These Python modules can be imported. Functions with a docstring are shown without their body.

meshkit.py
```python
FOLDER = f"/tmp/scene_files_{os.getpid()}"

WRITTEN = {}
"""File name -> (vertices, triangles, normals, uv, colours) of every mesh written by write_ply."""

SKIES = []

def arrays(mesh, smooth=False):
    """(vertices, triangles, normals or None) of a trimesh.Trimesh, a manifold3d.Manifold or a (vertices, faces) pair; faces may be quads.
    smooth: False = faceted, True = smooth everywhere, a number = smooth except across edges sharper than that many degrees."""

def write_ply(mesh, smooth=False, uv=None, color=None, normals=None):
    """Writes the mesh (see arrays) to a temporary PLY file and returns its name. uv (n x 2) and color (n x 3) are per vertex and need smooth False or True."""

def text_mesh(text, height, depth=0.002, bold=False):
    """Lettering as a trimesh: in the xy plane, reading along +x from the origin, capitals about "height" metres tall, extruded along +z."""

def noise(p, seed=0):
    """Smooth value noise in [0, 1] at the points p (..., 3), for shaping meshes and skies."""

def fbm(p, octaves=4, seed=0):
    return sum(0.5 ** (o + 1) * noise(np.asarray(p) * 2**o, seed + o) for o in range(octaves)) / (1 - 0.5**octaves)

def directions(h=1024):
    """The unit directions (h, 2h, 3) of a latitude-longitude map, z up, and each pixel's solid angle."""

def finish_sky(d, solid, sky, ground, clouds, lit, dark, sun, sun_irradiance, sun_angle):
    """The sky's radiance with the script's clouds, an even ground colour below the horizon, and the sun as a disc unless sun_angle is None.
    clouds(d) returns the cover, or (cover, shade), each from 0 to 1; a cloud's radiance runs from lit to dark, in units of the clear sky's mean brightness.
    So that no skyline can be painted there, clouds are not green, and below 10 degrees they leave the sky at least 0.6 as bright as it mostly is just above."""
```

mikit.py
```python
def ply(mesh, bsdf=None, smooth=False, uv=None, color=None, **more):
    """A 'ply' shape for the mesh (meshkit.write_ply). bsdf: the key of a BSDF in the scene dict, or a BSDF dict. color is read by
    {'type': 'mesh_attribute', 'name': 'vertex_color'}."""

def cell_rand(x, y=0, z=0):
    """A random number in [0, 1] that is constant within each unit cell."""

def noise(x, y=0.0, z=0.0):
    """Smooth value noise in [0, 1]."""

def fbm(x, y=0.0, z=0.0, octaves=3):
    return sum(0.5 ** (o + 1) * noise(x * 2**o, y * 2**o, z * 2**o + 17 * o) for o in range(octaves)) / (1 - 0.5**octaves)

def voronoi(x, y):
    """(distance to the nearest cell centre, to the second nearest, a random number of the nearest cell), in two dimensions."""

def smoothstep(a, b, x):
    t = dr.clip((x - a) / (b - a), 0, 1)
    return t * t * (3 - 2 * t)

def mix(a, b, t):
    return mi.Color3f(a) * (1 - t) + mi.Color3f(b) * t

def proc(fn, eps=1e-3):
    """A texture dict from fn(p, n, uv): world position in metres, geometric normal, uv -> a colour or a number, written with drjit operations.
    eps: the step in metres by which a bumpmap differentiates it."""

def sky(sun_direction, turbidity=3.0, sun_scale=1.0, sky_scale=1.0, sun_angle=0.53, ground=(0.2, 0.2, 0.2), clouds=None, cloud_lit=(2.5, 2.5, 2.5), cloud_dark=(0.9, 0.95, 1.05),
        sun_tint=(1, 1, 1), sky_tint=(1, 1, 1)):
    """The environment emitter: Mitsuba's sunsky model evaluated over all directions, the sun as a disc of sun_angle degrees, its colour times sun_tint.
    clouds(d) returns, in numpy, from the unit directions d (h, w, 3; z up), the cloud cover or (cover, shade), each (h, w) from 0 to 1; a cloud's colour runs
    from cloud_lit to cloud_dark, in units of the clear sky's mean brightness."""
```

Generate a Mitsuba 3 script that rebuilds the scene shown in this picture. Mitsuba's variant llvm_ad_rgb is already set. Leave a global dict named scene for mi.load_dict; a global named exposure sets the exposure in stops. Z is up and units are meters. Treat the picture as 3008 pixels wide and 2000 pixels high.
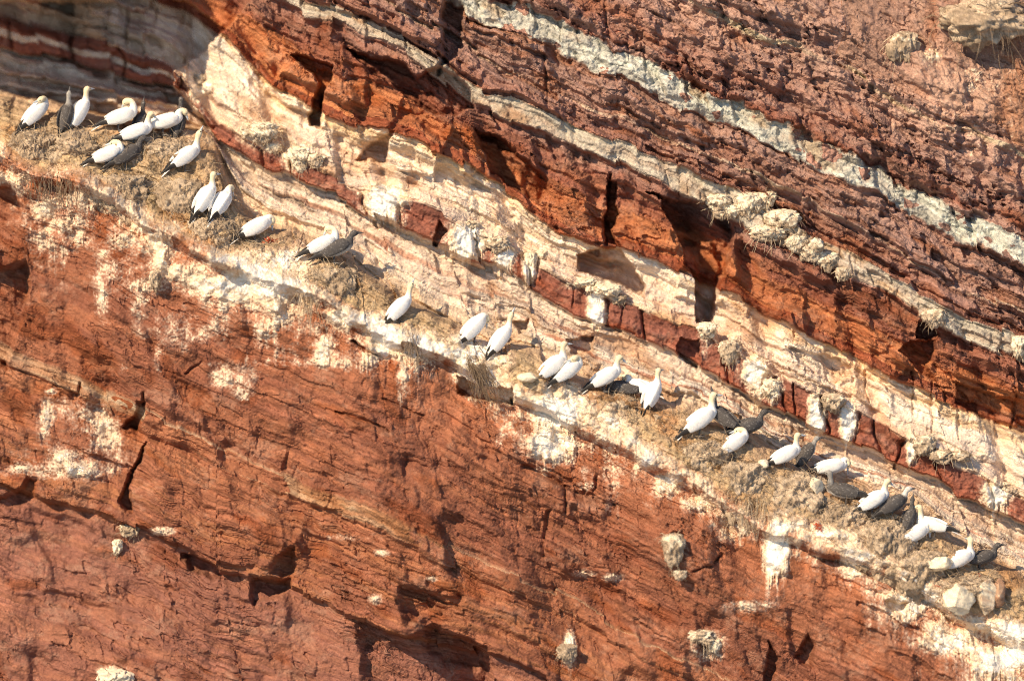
import math
import numpy as np
import trimesh
import drjit as dr
import mitsuba as mi
import mikit
import meshkit
from scipy.spatial import cKDTree
from scipy.interpolate import PchipInterpolator, RegularGridInterpolator
from scipy.ndimage import gaussian_filter

T = mi.ScalarTransform4f
scene, labels = {'type': 'scene'}, {}

# ---------------------------------------------------------------- camera, sky, exposure
PITCH = math.radians(12.0)          # the camera stands on the opposite cliff top and looks slightly down
FWD = np.array([0, math.cos(PITCH), -math.sin(PITCH)])
UPW = np.array([0, math.sin(PITCH), math.cos(PITCH)])
OUT = -FWD
WIDTH = 15.8                        # metres of cliff across the picture
DIST = 110.0
cam = OUT * DIST
scene['camera'] = {
    'type': 'thinlens', 'aperture_radius': 1.5, 'focus_distance': DIST - 0.35, 'fov': math.degrees(2 * math.atan(WIDTH / 2 / DIST)), 'fov_axis': 'x',
    'near_clip': 1.0, 'far_clip': 400.0,
    'to_world': T().look_at(origin=cam.tolist(), target=[0, 0, 0], up=[0, 0, 1]),
}
SUN = np.array([-0.9, -1.0, 1.15])
scene['sky'] = mikit.sky(SUN.tolist(), turbidity=3.0, sky_scale=1.0, sun_tint=(1.0, 0.97, 0.92))
exposure = 2.18

# ---------------------------------------------------------------- measuring: the survey of the cliff is kept in units of 1/149 m
K = WIDTH / 2358.0


def sx(v):
    return (np.asarray(v, float) - 1179.0) * K


def sw(v):
    return (784.0 - np.asarray(v, float)) * K


# ---------------------------------------------------------------- noise
_rng = np.random.default_rng(7)
_TAB = _rng.random((256, 256)).astype(np.float32) * 2 - 1


def vn(x, y, seed=0):
    x = np.asarray(x) + 37.31 * seed
    y = np.asarray(y) + 91.73 * seed
    xi = np.floor(x).astype(np.int32)
    yi = np.floor(y).astype(np.int32)
    fx = (x - xi).astype(np.float32)
    fy = (y - yi).astype(np.float32)
    fx = fx * fx * (3 - 2 * fx)
    fy = fy * fy * (3 - 2 * fy)
    x0, x1, y0, y1 = xi & 255, (xi + 1) & 255, yi & 255, (yi + 1) & 255
    a, b, c, d = _TAB[y0, x0], _TAB[y0, x1], _TAB[y1, x0], _TAB[y1, x1]
    return (a + (b - a) * fx) * (1 - fy) + (c + (d - c) * fx) * fy


def fb(x, y, octaves=4, seed=0, gain=0.5):
    out, amp, tot = 0, 1.0, 0
    for o in range(octaves):
        out = out + amp * vn(x * 2 ** o, y * 2 ** o, seed + 3 * o)
        tot += amp
        amp *= gain
    return out / tot


def rnd(i, j=0, seed=0):
    h = (np.asarray(i).astype(np.int64) * 374761393 + np.asarray(j).astype(np.int64) * 668265263 + seed * 1442695041) & 0xFFFFFFFF
    h = ((h ^ (h >> 13)) * 1274126177) & 0xFFFFFFFF
    return ((h ^ (h >> 16)) & 0xFFFFFF) / 16777215.0


def sstep(a, b, x):
    t = np.clip((x - a) / (b - a), 0, 1)
    return t * t * (3 - 2 * t)


def facets(x, y, cell, seed, tilt=0.5, off=0.5):
    """Chipped rock: every cell of a jittered lattice is a tilted plane. Returns (height, distance to the cell's edge), both in cells."""
    a, b = x / cell, y / cell
    x0, x1, y0, y1 = a.min() - 2, a.max() + 2, b.min() - 2, b.max() + 2
    gx, gy = np.meshgrid(np.arange(math.floor(x0), math.ceil(x1)), np.arange(math.floor(y0), math.ceil(y1)))
    r = np.random.default_rng(seed)
    pts = np.stack([gx.ravel() + r.random(gx.size), gy.ravel() + r.random(gx.size)], 1)
    d, i = cKDTree(pts).query(np.stack([a.ravel(), b.ravel()], 1), k=2, workers=-1)
    g = r.normal(size=(len(pts), 2)) * tilt
    o = (r.random(len(pts)) - 0.5) * 2 * off
    n = i[:, 0]
    v = o[n] + g[n, 0] * (a.ravel() - pts[n, 0]) + g[n, 1] * (b.ravel() - pts[n, 1])
    return v.reshape(x.shape), (d[:, 1] - d[:, 0]).reshape(x.shape), n.reshape(x.shape)


def bricks(x, s, rows, width, seed, jitter=0.3):
    """Jointed beds: (random number of the block, block key, distance to the nearest upright joint in metres, distance to the bed joint)."""
    r = np.searchsorted(rows, s)
    w = width * (0.7 + 0.7 * rnd(r, 0, seed))
    q = x / w + 50 * rnd(r, 1, seed)
    i = np.floor(q)
    lo, hi = i + jitter * (rnd(i, r, seed + 1) - 0.5), i + 1 + jitter * (rnd(i + 1, r, seed + 1) - 0.5)
    i = np.where(q < lo, i - 1, np.where(q > hi, i + 1, i))
    lo, hi = i + jitter * (rnd(i, r, seed + 1) - 0.5), i + 1 + jitter * (rnd(i + 1, r, seed + 1) - 0.5)
    e = np.minimum(q - lo, hi - q) * w
    rr = np.clip(r, 1, len(rows) - 1)
    eb = np.minimum(np.abs(s - rows[rr - 1]), np.abs(rows[rr] - s))
    return rnd(i, r, seed + 2), i * 1000 + r, e, eb


# ---------------------------------------------------------------- the bedding: survey lines of the bed boundaries, top to bottom
def curve(pts):
    p = np.array(pts, float)
    m0, m1 = (p[1, 1] - p[0, 1]) / (p[1, 0] - p[0, 0]), (p[-1, 1] - p[-2, 1]) / (p[-1, 0] - p[-2, 0])
    m0, m1 = np.clip(m0, 0.2, 0.6), np.clip(m1, 0.2, 0.6)
    p = np.vstack([[p[0, 0] - 1500, p[0, 1] - 1500 * m0], p, [p[-1, 0] + 1500, p[-1, 1] + 1500 * m1]])
    return PchipInterpolator(p[:, 0], p[:, 1])


c_seam = curve([(400, -560), (1000, -290), (1400, -95), (1769, 82), (1831, 105), (1906, 140), (1976, 170), (2031, 200), (2094, 237), (2156, 275), (2244, 307), (2358, 350)])
c_green = curve([(0, -560), (600, -300), (1000, -80), (1130, -5), (1230, 20), (1350, 78), (1400, 105), (1500, 140), (1620, 205), (1750, 265), (1850, 310), (1980, 380), (2100, 425), (2240, 500), (2358, 555)])
c_green2 = curve([(0, -525), (600, -265), (1000, -40), (1150, 35), (1290, 90), (1370, 140), (1440, 165), (1560, 222), (1700, 278), (1830, 345), (1940, 402), (2080, 455), (2200, 525), (2358, 598)])
c_line = curve([(0, -420), (600, -150), (1000, 60), (1200, 165), (1404, 260), (1504, 297), (1554, 320), (1654, 360), (1750, 400), (1834, 440), (1906, 490), (1964, 527), (2031, 564), (2089, 590), (2200, 650), (2358, 720)])
c_pale = curve([(0, -300), (400, -150), (590, -55), (735, 5), (830, 45), (930, 88), (1010, 140), (1090, 197), (1179, 220), (1304, 280), (1454, 335), (1560, 380), (1690, 432), (1780, 485), (1850, 532), (1930, 575), (2044, 640), (2119, 678), (2194, 715), (2294, 760), (2358, 788)])
c_pale2 = curve([(0, -260), (400, -110), (590, -18), (735, 40), (820, 75), (930, 122), (1010, 178), (1090, 238), (1179, 272), (1304, 325), (1454, 390), (1560, 443), (1640, 485), (1780, 555), (1860, 600), (1950, 645), (2044, 686), (2119, 730), (2200, 770), (2358, 845)])
c_cream = curve([(0, -110), (200, -60), (400, 10), (500, 75), (560, 128), (627, 200), (737, 257), (840, 290), (940, 322), (1015, 355), (1090, 390), (1180, 450), (1259, 512), (1364, 557), (1419, 569), (1566, 627), (1649, 655), (1769, 727), (1850, 765), (1939, 809), (1996, 844), (2044, 872), (2120, 902), (2206, 934), (2294, 964), (2358, 985)])
c_red = curve([(0, 28), (25, 37), (100, 62), (200, 82), (275, 104), (375, 142), (430, 205), (500, 285), (595, 335), (700, 378), (785, 422), (902, 452), (952, 465), (1012, 490), (1080, 530), (1140, 560), (1204, 600), (1290, 635), (1380, 670), (1454, 702), (1554, 742), (1640, 780), (1700, 812), (1769, 849), (1826, 880), (1889, 906), (1981, 956), (2089, 1014), (2194, 1066), (2284, 1111), (2358, 1150)])
c_platy = curve([(0, 100), (100, 122), (200, 150), (300, 170), (385, 192), (440, 242), (500, 320), (595, 374), (700, 420), (797, 458), (890, 507), (1002, 563), (1110, 600), (1177, 634), (1229, 662), (1330, 720), (1429, 757), (1529, 792), (1600, 838), (1700, 893), (1769, 930), (1826, 952), (1876, 985), (1964, 1021), (2064, 1070), (2156, 1114), (2269, 1162), (2358, 1203)])
c_back = curve([(0, 215), (125, 240), (250, 262), (350, 276), (440, 292), (490, 320), (520, 400), (560, 465), (620, 508), (700, 542), (800, 578), (880, 640), (960, 700), (1050, 745), (1130, 776), (1230, 806), (1350, 855), (1430, 884), (1530, 917), (1620, 947), (1700, 972), (1800, 1034), (1880, 1078), (1990, 1122), (2100, 1162), (2180, 1220), (2270, 1270), (2358, 1315)])
c_rim = curve([(0, 330), (100, 380), (200, 405), (330, 480), (470, 560), (560, 600), (700, 645), (830, 722), (960, 772), (1020, 796), (1100, 850), (1180, 890), (1260, 922), (1350, 955), (1450, 1005), (1570, 1070), (1680, 1150), (1750, 1185), (1880, 1232), (2050, 1292), (2120, 1342), (2200, 1400), (2358, 1447)])
c_low = curve([(0, 790), (20, 800), (170, 863), (300, 932), (480, 1020), (680, 1108), (800, 1150), (950, 1212), (1100, 1285), (1300, 1375), (1600, 1525), (1800, 1625), (2358, 1900)])
c_arch = curve([(0, 1110), (320, 1212), (420, 1260), (500, 1300), (640, 1335), (740, 1380), (830, 1418), (940, 1462), (1115, 1492), (1300, 1580), (2358, 2100)])


def off(f, d):
    return lambda x: f(x) + d


LINES = [off(c_seam, -1400), off(c_seam, -320), c_seam, off(c_seam, 11), c_green, off(c_green2, 24), c_line, off(c_line, 8), c_pale, c_pale2,
         off(c_cream, -24), c_cream, c_red, c_platy, c_back, c_rim, c_low, off(c_low, 34), c_arch, off(c_arch, 300), off(c_arch, 1500)]
# bed k lies between line k and k+1; nominal thickness in metres and a name
BEDS = [('upper_cliff', 6.0), ('upper_mudstone', 2.1), ('thin_pale_seam', 0.08), ('crumbly_mudstone', 1.2), ('pale_green_bed', 0.27), ('purple_mudstone', 0.75), ('thin_pale_line', 0.055),
        ('banded_sandstone', 0.7), ('pale_grey_bed', 0.37), ('orange_sandstone', 1.0), ('dark_red_seam', 0.16), ('cream_sandstone', 0.8), ('red_block_bed', 0.42), ('platy_sandstone', 0.75),
        ('nest_ledge', 0.75), ('red_sandstone', 2.5), ('lower_pale_bed', 0.23), ('laminated_sandstone', 1.6), ('lower_mudstone', 2.0), ('cliff_foot', 6.0)]
START = np.concatenate([[0], np.cumsum([b[1] for b in BEDS])])
NB = len(BEDS)

# ---------------------------------------------------------------- the cliff's grid: about 12 mm where the beds are seen, wider beyond
STEP = 0.0125


def axis(lo, hi, far_lo, far_hi):
    a = np.arange(lo, hi + STEP / 2, STEP)
    left, right, d = [], [], STEP
    q = a[0]
    while q > far_lo:
        d = min(d * 1.25, 0.35)
        q -= d
        left.append(q)
    d, q = STEP, a[-1]
    while q < far_hi:
        d = min(d * 1.25, 0.35)
        q += d
        right.append(q)
    return np.concatenate([left[::-1], a, right])


gx = axis(-8.15, 8.15, -15.0, 15.0)
gw = axis(-5.5, 5.5, -9.0, 11.0)
X, W = np.meshgrid(gx, gw)
X, W = X.astype(np.float32), W.astype(np.float32)
VX, VY = X / K + 1179.0, 784.0 - W / K

wob = 5.0 * fb(X * 0.8, W * 0.8, 3, 1) + 9.0 * fb(X * 3.3, W * 3.3, 4, 5)
_, _cid, _, _ = bricks(X + 0.10 * fb(X * 2.5, W * 2.5, 3, 6) + 0.22 * W, W * 0, np.array([-99.0, 99.0]), 0.75, 15, 0.8)
wob += 15.0 * (rnd(_cid, 3) - 0.5) * (np.abs(VX - 440) > 60) + 6.0 * (rnd(np.floor(3.1 * (X + 0.08 * fb(X * 4, W * 4, 3, 7))), 5) - 0.5)
C = [np.asarray(f(gx / K + 1179.0), np.float32)[None, :] + (0 if k in (14, 15) else 0) for k, f in enumerate(LINES)]
YW = VY + wob
rag = 13.0 * fb(X * 3.0, W * 3.0, 4, 8) + 8.0 * fb(X * 9, W * 9, 2, 9)
C[4], C[5] = C[4] + rag, C[5] + 0.6 * rag + 10.0 * fb(X * 2.2 + 5, W * 2.2, 3, 10)
S = np.zeros_like(X)
B = np.zeros(X.shape, np.int8)
F = np.zeros_like(X)                                             # place within the bed, 0 at its top
for k in range(NB):
    f = np.clip((YW - C[k]) / np.maximum(C[k + 1] - C[k], 2.0), 0, 1)
    S += f * BEDS[k][1]
    inside = YW >= C[k]
    B[inside] = k
    F[inside] = f[inside]
S = S.astype(np.float32)


def bed(*names):
    ids = [i for i, b in enumerate(BEDS) if b[0] in names]
    return np.isin(B, ids)


def soft(*names, width=0.05):
    """1 inside the named beds (which are neighbours), with soft ends."""
    ids = [i for i, b in enumerate(BEDS) if b[0] in names]
    return sstep(START[ids[0]] - width, START[ids[0]] + width, S) * (1 - sstep(START[ids[-1] + 1] - width, START[ids[-1] + 1] + width, S))


# ---------------------------------------------------------------- relief: how far each bed stands out (metres towards the sea)
def at(name, f):
    k = [b[0] for b in BEDS].index(name)
    return START[k] + f * BEDS[k][1]


PROFILE = [(0, 0.1), (at('upper_mudstone', 0), 0.25), (at('upper_mudstone', 0.9), 0.28), (at('thin_pale_seam', 0), 0.24), (at('thin_pale_seam', 1), 0.20), (at('crumbly_mudstone', 0.1), 0.18),
           (at('crumbly_mudstone', 0.9), 0.24), (at('pale_green_bed', 0.02), 0.13), (at('pale_green_bed', 0.55), 0.19), (at('pale_green_bed', 0.95), 0.17), (at('purple_mudstone', 0.04), 0.04),
           (at('purple_mudstone', 0.5), 0.10), (at('purple_mudstone', 1), 0.12), (at('banded_sandstone', 0.1), 0.06), (at('banded_sandstone', 0.9), 0.10), (at('pale_grey_bed', 0.1), 0.14),
           (at('pale_grey_bed', 0.9), 0.16), (at('orange_sandstone', 0.05), -0.10), (at('orange_sandstone', 0.22), -0.02), (at('orange_sandstone', 0.38), 0.0), (at('orange_sandstone', 0.42), -0.08), (at('orange_sandstone', 1), -0.03),
           (at('dark_red_seam', 0.9), -0.02), (at('cream_sandstone', 0.02), -0.16), (at('cream_sandstone', 0.3), -0.18), (at('cream_sandstone', 0.75), -0.06), (at('cream_sandstone', 1), 0.05),
           (at('red_block_bed', 0.05), 0.08), (at('red_block_bed', 0.95), 0.08), (at('platy_sandstone', 0.04), -0.27), (at('platy_sandstone', 0.33), -0.20), (at('platy_sandstone', 0.45), -0.02),
           (at('platy_sandstone', 1), 0.16), (at('nest_ledge', 0.12), 0.42), (at('nest_ledge', 0.28), 0.70), (at('nest_ledge', 1), 1.02), (at('red_sandstone', 0.055), 1.08), (at('red_sandstone', 0.10), 0.76), (at('red_sandstone', 0.2), 0.86),
           (at('red_sandstone', 0.5), 0.95), (at('red_sandstone', 0.97), 0.90), (at('lower_pale_bed', 0.1), 0.97), (at('lower_pale_bed', 0.9), 0.95), (at('laminated_sandstone', 0.05), 0.84),
           (at('laminated_sandstone', 0.5), 0.92), (at('laminated_sandstone', 0.99), 0.98), (at('lower_mudstone', 0.03), 0.72), (at('lower_mudstone', 1), 0.95), (99, 0.9)]
PP = np.array(PROFILE)
H = np.interp(S, PP[:, 0], PP[:, 1]).astype(np.float32)

H += soft('red_sandstone', 'lower_pale_bed', 'laminated_sandstone', 'lower_mudstone', 'cliff_foot', width=0.3) * (0.34 * fb(X * 0.75 + 0.25 * W, W * 0.45, 3, 13) + 0.12 * fb(X * 1.9 + 0.5 * W, W * 1.1, 3, 14))
# the face swings away to the left
H -= 0.15 * np.maximum(0, -1.0 - X) * sstep(-0.5, -3.5, X)
# under the left half of the ledge the crust runs down on to the face without an undercut, in bulging limed buttresses
fill = (1 - sstep(720, 880, VX)) * sstep(at('nest_ledge', 0.9), at('red_sandstone', 0.05), S) * (1 - sstep(at('red_sandstone', 0.10), at('red_sandstone', 0.45), S))
H += fill * (0.22 + 0.34 * fb(X * 1.5 + 3, W * 0.9, 3, 16) + 0.10 * fb(X * 4, W * 3, 3, 17))
# broad swells of the face
H += 0.16 * fb(X * 0.35, W * 0.35, 3, 11)
H += 0.05 * fb(X * 1.3 + 0.4 * W, W * 1.0, 3, 12)

wmud = soft('upper_cliff', 'upper_mudstone', 'thin_pale_seam', 'crumbly_mudstone')
wgreen = soft('pale_green_bed', width=0.02)
wband = soft('purple_mudstone', 'thin_pale_line', 'banded_sandstone')
wpale = soft('pale_grey_bed', width=0.02)
worange = soft('orange_sandstone', 'dark_red_seam', width=0.03)
wcream = soft('cream_sandstone', width=0.03)
wred = soft('red_block_bed', width=0.015)
wplaty = soft('platy_sandstone', width=0.03)
wledge = soft('nest_ledge', width=0.08)
wlow = soft('red_sandstone', 'lower_pale_bed', 'laminated_sandstone', 'lower_mudstone', 'cliff_foot', width=0.08)

# domain warps that make bed edges and joints ragged
Xw = X + 0.11 * fb(X * 2.2, W * 2.2, 4, 26) + 0.14 * W
Sw = S + 0.055 * fb(X * 2.4 + 9, W * 2.4, 4, 27) + 0.012 * fb(X * 14, W * 14, 2, 28)
gate = lambda f, seed, lo=-0.15, hi=0.25: sstep(lo, hi, fb(X * f, W * f + 0.4 * f * X, 3, seed))

# laminae: thin beds that stand out and weather back, fading in and out along their length
lam = (vn(X * 2.2, Sw * 26, 21) * 0.6 + vn(X * 3.1, Sw * 55, 22) * 0.4 + vn(X * 1.2, Sw * 11, 23) * 0.5) * (0.5 + 0.9 * np.abs(vn(X * 5, W * 5, 20)))
lamstep = np.round(vn(X * 0.8 + 3, Sw * 13, 24) * 2.2) / 2.2
lamamt = gate(0.8, 25)
H += lam * lamamt * (0.014 * wmud + 0.03 * wgreen + 0.040 * wband + 0.022 * wpale + 0.045 * worange + 0.036 * wcream + 0.006 * wred + 0.048 * wplaty + 0.034 * wlow)
H += lamstep * (0.25 + 0.75 * lamamt) * (0.05 * wmud + 0.06 * wband + 0.05 * worange + 0.04 * wcream + 0.045 * wplaty + 0.035 * wlow)

# jointed blocks at three sizes; not every joint gapes
rows0 = np.cumsum(0.30 + 0.45 * np.random.default_rng(2).random(70))
r0, _, e0, _ = bricks(Xw, Sw, rows0, 1.05, 41, 0.6)
r0 = gaussian_filter(r0, 2.2)
H += (r0 - 0.5) * (0.24 * wmud + 0.22 * wband + 0.16 * wgreen + 0.20 * wpale + 0.36 * worange + 0.24 * wcream + 0.10 * wplaty + 0.11 * wlow)
rows = np.cumsum(0.08 + 0.24 * np.random.default_rng(3).random(140))
r1, id1, e1, b1 = bricks(Xw + 0.05 * vn(W * 4, X * 4, 31), Sw, rows, 0.42, 51, 0.7)
groove = np.exp(-(e1 / 0.02) ** 2) * gate(1.2, 52, 0.0, 0.2)
r1 = gaussian_filter(r1, 1.3)
H += (r1 - 0.5) * (0.22 * wmud + 0.18 * wband + 0.16 * wgreen + 0.12 * wpale + 0.18 * worange + 0.13 * wcream + 0.10 * wplaty + 0.06 * wlow)
H -= groove * (0.04 * wmud + 0.05 * wband + 0.06 * wgreen + 0.04 * wpale + 0.03 * worange + 0.025 * wcream + 0.02 * wlow)
rows2 = np.cumsum(0.035 + 0.10 * np.random.default_rng(4).random(340))
r2, id2, e2, b2 = bricks(Xw + 0.04 * vn(W * 7, X * 7, 33), Sw, rows2, 0.16, 61, 0.8)
r2 = gaussian_filter(r2, 0.9)
H += (r2 - 0.5) * (0.4 + 0.6 * gate(1.0, 53)) * (0.11 * wmud + 0.10 * wband + 0.10 * wgreen + 0.08 * wpale + 0.08 * worange + 0.075 * wcream + 0.085 * wplaty + 0.030 * wlow * gate(0.6, 94, 0.0, 0.3))

# long thin beds, each weathered out or back by itself
rows4 = np.cumsum(0.05 + 0.14 * np.random.default_rng(6).random(260))
r4, _, _, _ = bricks(X + 0.2 * W + 0.06 * vn(W * 5, X * 5, 37), S + 0.025 * fb(X * 1.5, W * 1.5, 4, 38) + 0.016 * fb(X * 9, W * 9, 3, 39), rows4, 1.3, 91, 0.8)
r4 = gaussian_filter(r4, 0.7)
H += (r4 - 0.5) * (0.22 * wmud + 0.06 * wgreen + 0.32 * wband + 0.08 * wpale + 0.22 * worange + 0.15 * wcream + 0.19 * wplaty + 0.13 * wlow * gate(0.5, 55, -0.1, 0.3))

# rounded buttresses with clefts between them in the orange and cream beds
_, _, ebut, _ = bricks(X + 0.10 * fb(X * 2, W * 2, 3, 29) + 0.30 * W, W * 0, np.array([-99.0, 99.0]), 0.95, 30, 0.9)
butt = gaussian_filter(sstep(0.0, 0.26, ebut), 1.5)
H += (butt - 0.8) * (0.26 * worange + 0.26 * wcream + 0.10 * wpale + 0.10 * wband)
inner = (VX < 430) * (1 - sstep(240, 290, VY))                     # the re-entrant is stepped like stairs turned over
H += inner * ((r4 - 0.5) * 0.22 + (r1 - 0.5) * 0.12)

# crisp thin bedding of the lower cliff, in patches
rows5 = np.cumsum(0.022 + 0.07 * np.random.default_rng(8).random(900))
r5, _, _, _ = bricks(X + 0.2 * W + 0.04 * vn(W * 6, X * 6, 95), S + 0.012 * fb(X * 1.2, W * 1.2, 2, 96) + 0.004 * vn(X * 20, W * 20, 97), rows5, 1.1, 98, 0.8)
r5 = gaussian_filter(r5, 0.45)
H += (r5 - 0.5) * gate(0.55, 99, -0.15, 0.2) * (0.055 * wlow + 0.04 * worange + 0.05 * wplaty + 0.035 * wcream + 0.03 * wband)

# the red bed: a course of upright blocks, each set back or out on its own
rr, idr, er, _ = bricks(X + 0.09 * fb(X * 3, W * 4, 3, 35) + 0.18 * W, S * 0, np.array([-1.0, 1.0]), 0.62, 71, 0.75)
H += wred * ((r2 - 0.5) * 0.06 + (r1 - 0.5) * 0.07 + 0.05 * fb(X * 6, W * 6, 3, 34)) + wred * ((rr - 0.5) * 0.26 - 0.13 * np.exp(-(er / 0.03) ** 2))
# big joint-bounded masses in the lower cliff
rows3 = np.cumsum(0.5 + 0.6 * np.random.default_rng(5).random(40))
r3, id3, e3, b3 = bricks(Xw + 0.12 * vn(W * 1.5, X * 1.5, 36) + 0.16 * W, Sw, rows3, 1.5, 81, 0.6)
r3 = gaussian_filter(r3, 3.0)
H += wlow * ((r3 - 0.5) * 0.20 - 0.02 * np.exp(-(e3 / 0.03) ** 2) * gate(0.7, 54))

# chipped faces
fx, fw = X + 0.05 * fb(X * 5, W * 5, 2, 41), W + 0.05 * fb(X * 5, W * 5, 2, 42)
f0, d0, _ = facets(fx, fw * 1.1 + 0.45 * fx, 0.75, 100)
f1, d1, _ = facets(fx, fw * 1.15 + 0.4 * fx, 0.17, 101)
f2, d2, _ = facets(X, W * 1.2 + 0.4 * X, 0.065, 102)
f3, d3, _ = facets(fx, fw * 0.8, 0.34, 103)
f0, f3, f1, f2 = gaussian_filter(f0, 4), gaussian_filter(f3, 3.2), gaussian_filter(f1, 2.0), gaussian_filter(f2, 0.8)
H += f0 * (0.08 * wmud + 0.05 * worange + 0.05 * wcream + 0.12 * wlow + 0.05 * wledge)
H += f3 * (0.070 * wmud + 0.03 * wband + 0.03 * wgreen + 0.03 * worange + 0.035 * wcream + 0.03 * wred + 0.02 * wplaty + 0.040 * wlow + 0.06 * wledge)
H += f1 * (0.034 * wmud + 0.022 * wband + 0.028 * wgreen + 0.014 * wpale + 0.016 * worange + 0.010 * wcream + 0.016 * wred + 0.014 * wplaty + 0.035 * wledge + 0.020 * wlow)
H += f2 * (0.010 * wmud + 0.010 * wband + 0.014 * wgreen + 0.010 * wpale + 0.006 * worange + 0.005 * wcream + 0.005 * wred + 0.007 * wplaty + 0.020 * wledge + 0.006 * wlow)

# knobs with creases between them
knob = np.abs(fb(Xw * 2.6, W * 3.4 + 1.2 * X, 5, 56, 0.55))
H += knob * (0.30 * wmud + 0.12 * wband + 0.12 * wgreen + 0.06 * wpale + 0.08 * worange + 0.06 * wcream + 0.07 * wred + 0.06 * wplaty + 0.05 * wlow)
knob2 = np.abs(fb(X * 7 + 2 * W, W * 7, 3, 57, 0.55))
H += knob2 * (0.05 * wmud + 0.04 * wband + 0.06 * wgreen + 0.03 * worange + 0.03 * wcream + 0.03 * wplaty + 0.022 * wlow * gate(0.7, 92, 0.0, 0.3))
# pits and hollows, steep-sided
pitn = fb(X * 4.2 + 0.8 * W, W * 5.5 + 2.6 * X, 4, 45, 0.55)
pit = sstep(0.25, 0.36, pitn) * gate(0.9, 46, -0.1, 0.2)
H -= pit * (0.13 * wmud + 0.08 * wband + 0.05 * wgreen + 0.08 * worange + 0.02 * wcream + 0.045 * wlow * gate(0.5, 93, 0.05, 0.3))
pit2 = sstep(0.32, 0.42, fb(X * 11 + 2 * W, W * 12 + 6 * X, 3, 49)) * gate(1.3, 50)
H -= pit2 * (0.06 * wmud + 0.03 * wband + 0.03 * worange + 0.015 * wcream + 0.022 * wlow)
H += 0.012 * fb(X * 14, W * 14, 3, 47) + 0.005 * vn(X * 45, W * 45, 48)
H += wledge * 0.22 * knob + wledge * (0.09 * fb(X * 3, W * 4, 4, 43) + 0.04 * np.round(2 * fb(X * 1.5, W * 5 + 2 * X, 3, 44)) / 2)


# ---------------------------------------------------------------- surveyed features: joints, buttresses, alcoves
WARPX = 0.075 * fb(X * 3.5, W * 3.5, 4, 61) + 0.012 * vn(X * 16, W * 16, 62)
WARPY = 0.075 * fb(X * 3.5, W * 3.5, 4, 63) + 0.012 * vn(X * 16, W * 16, 64)


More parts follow.
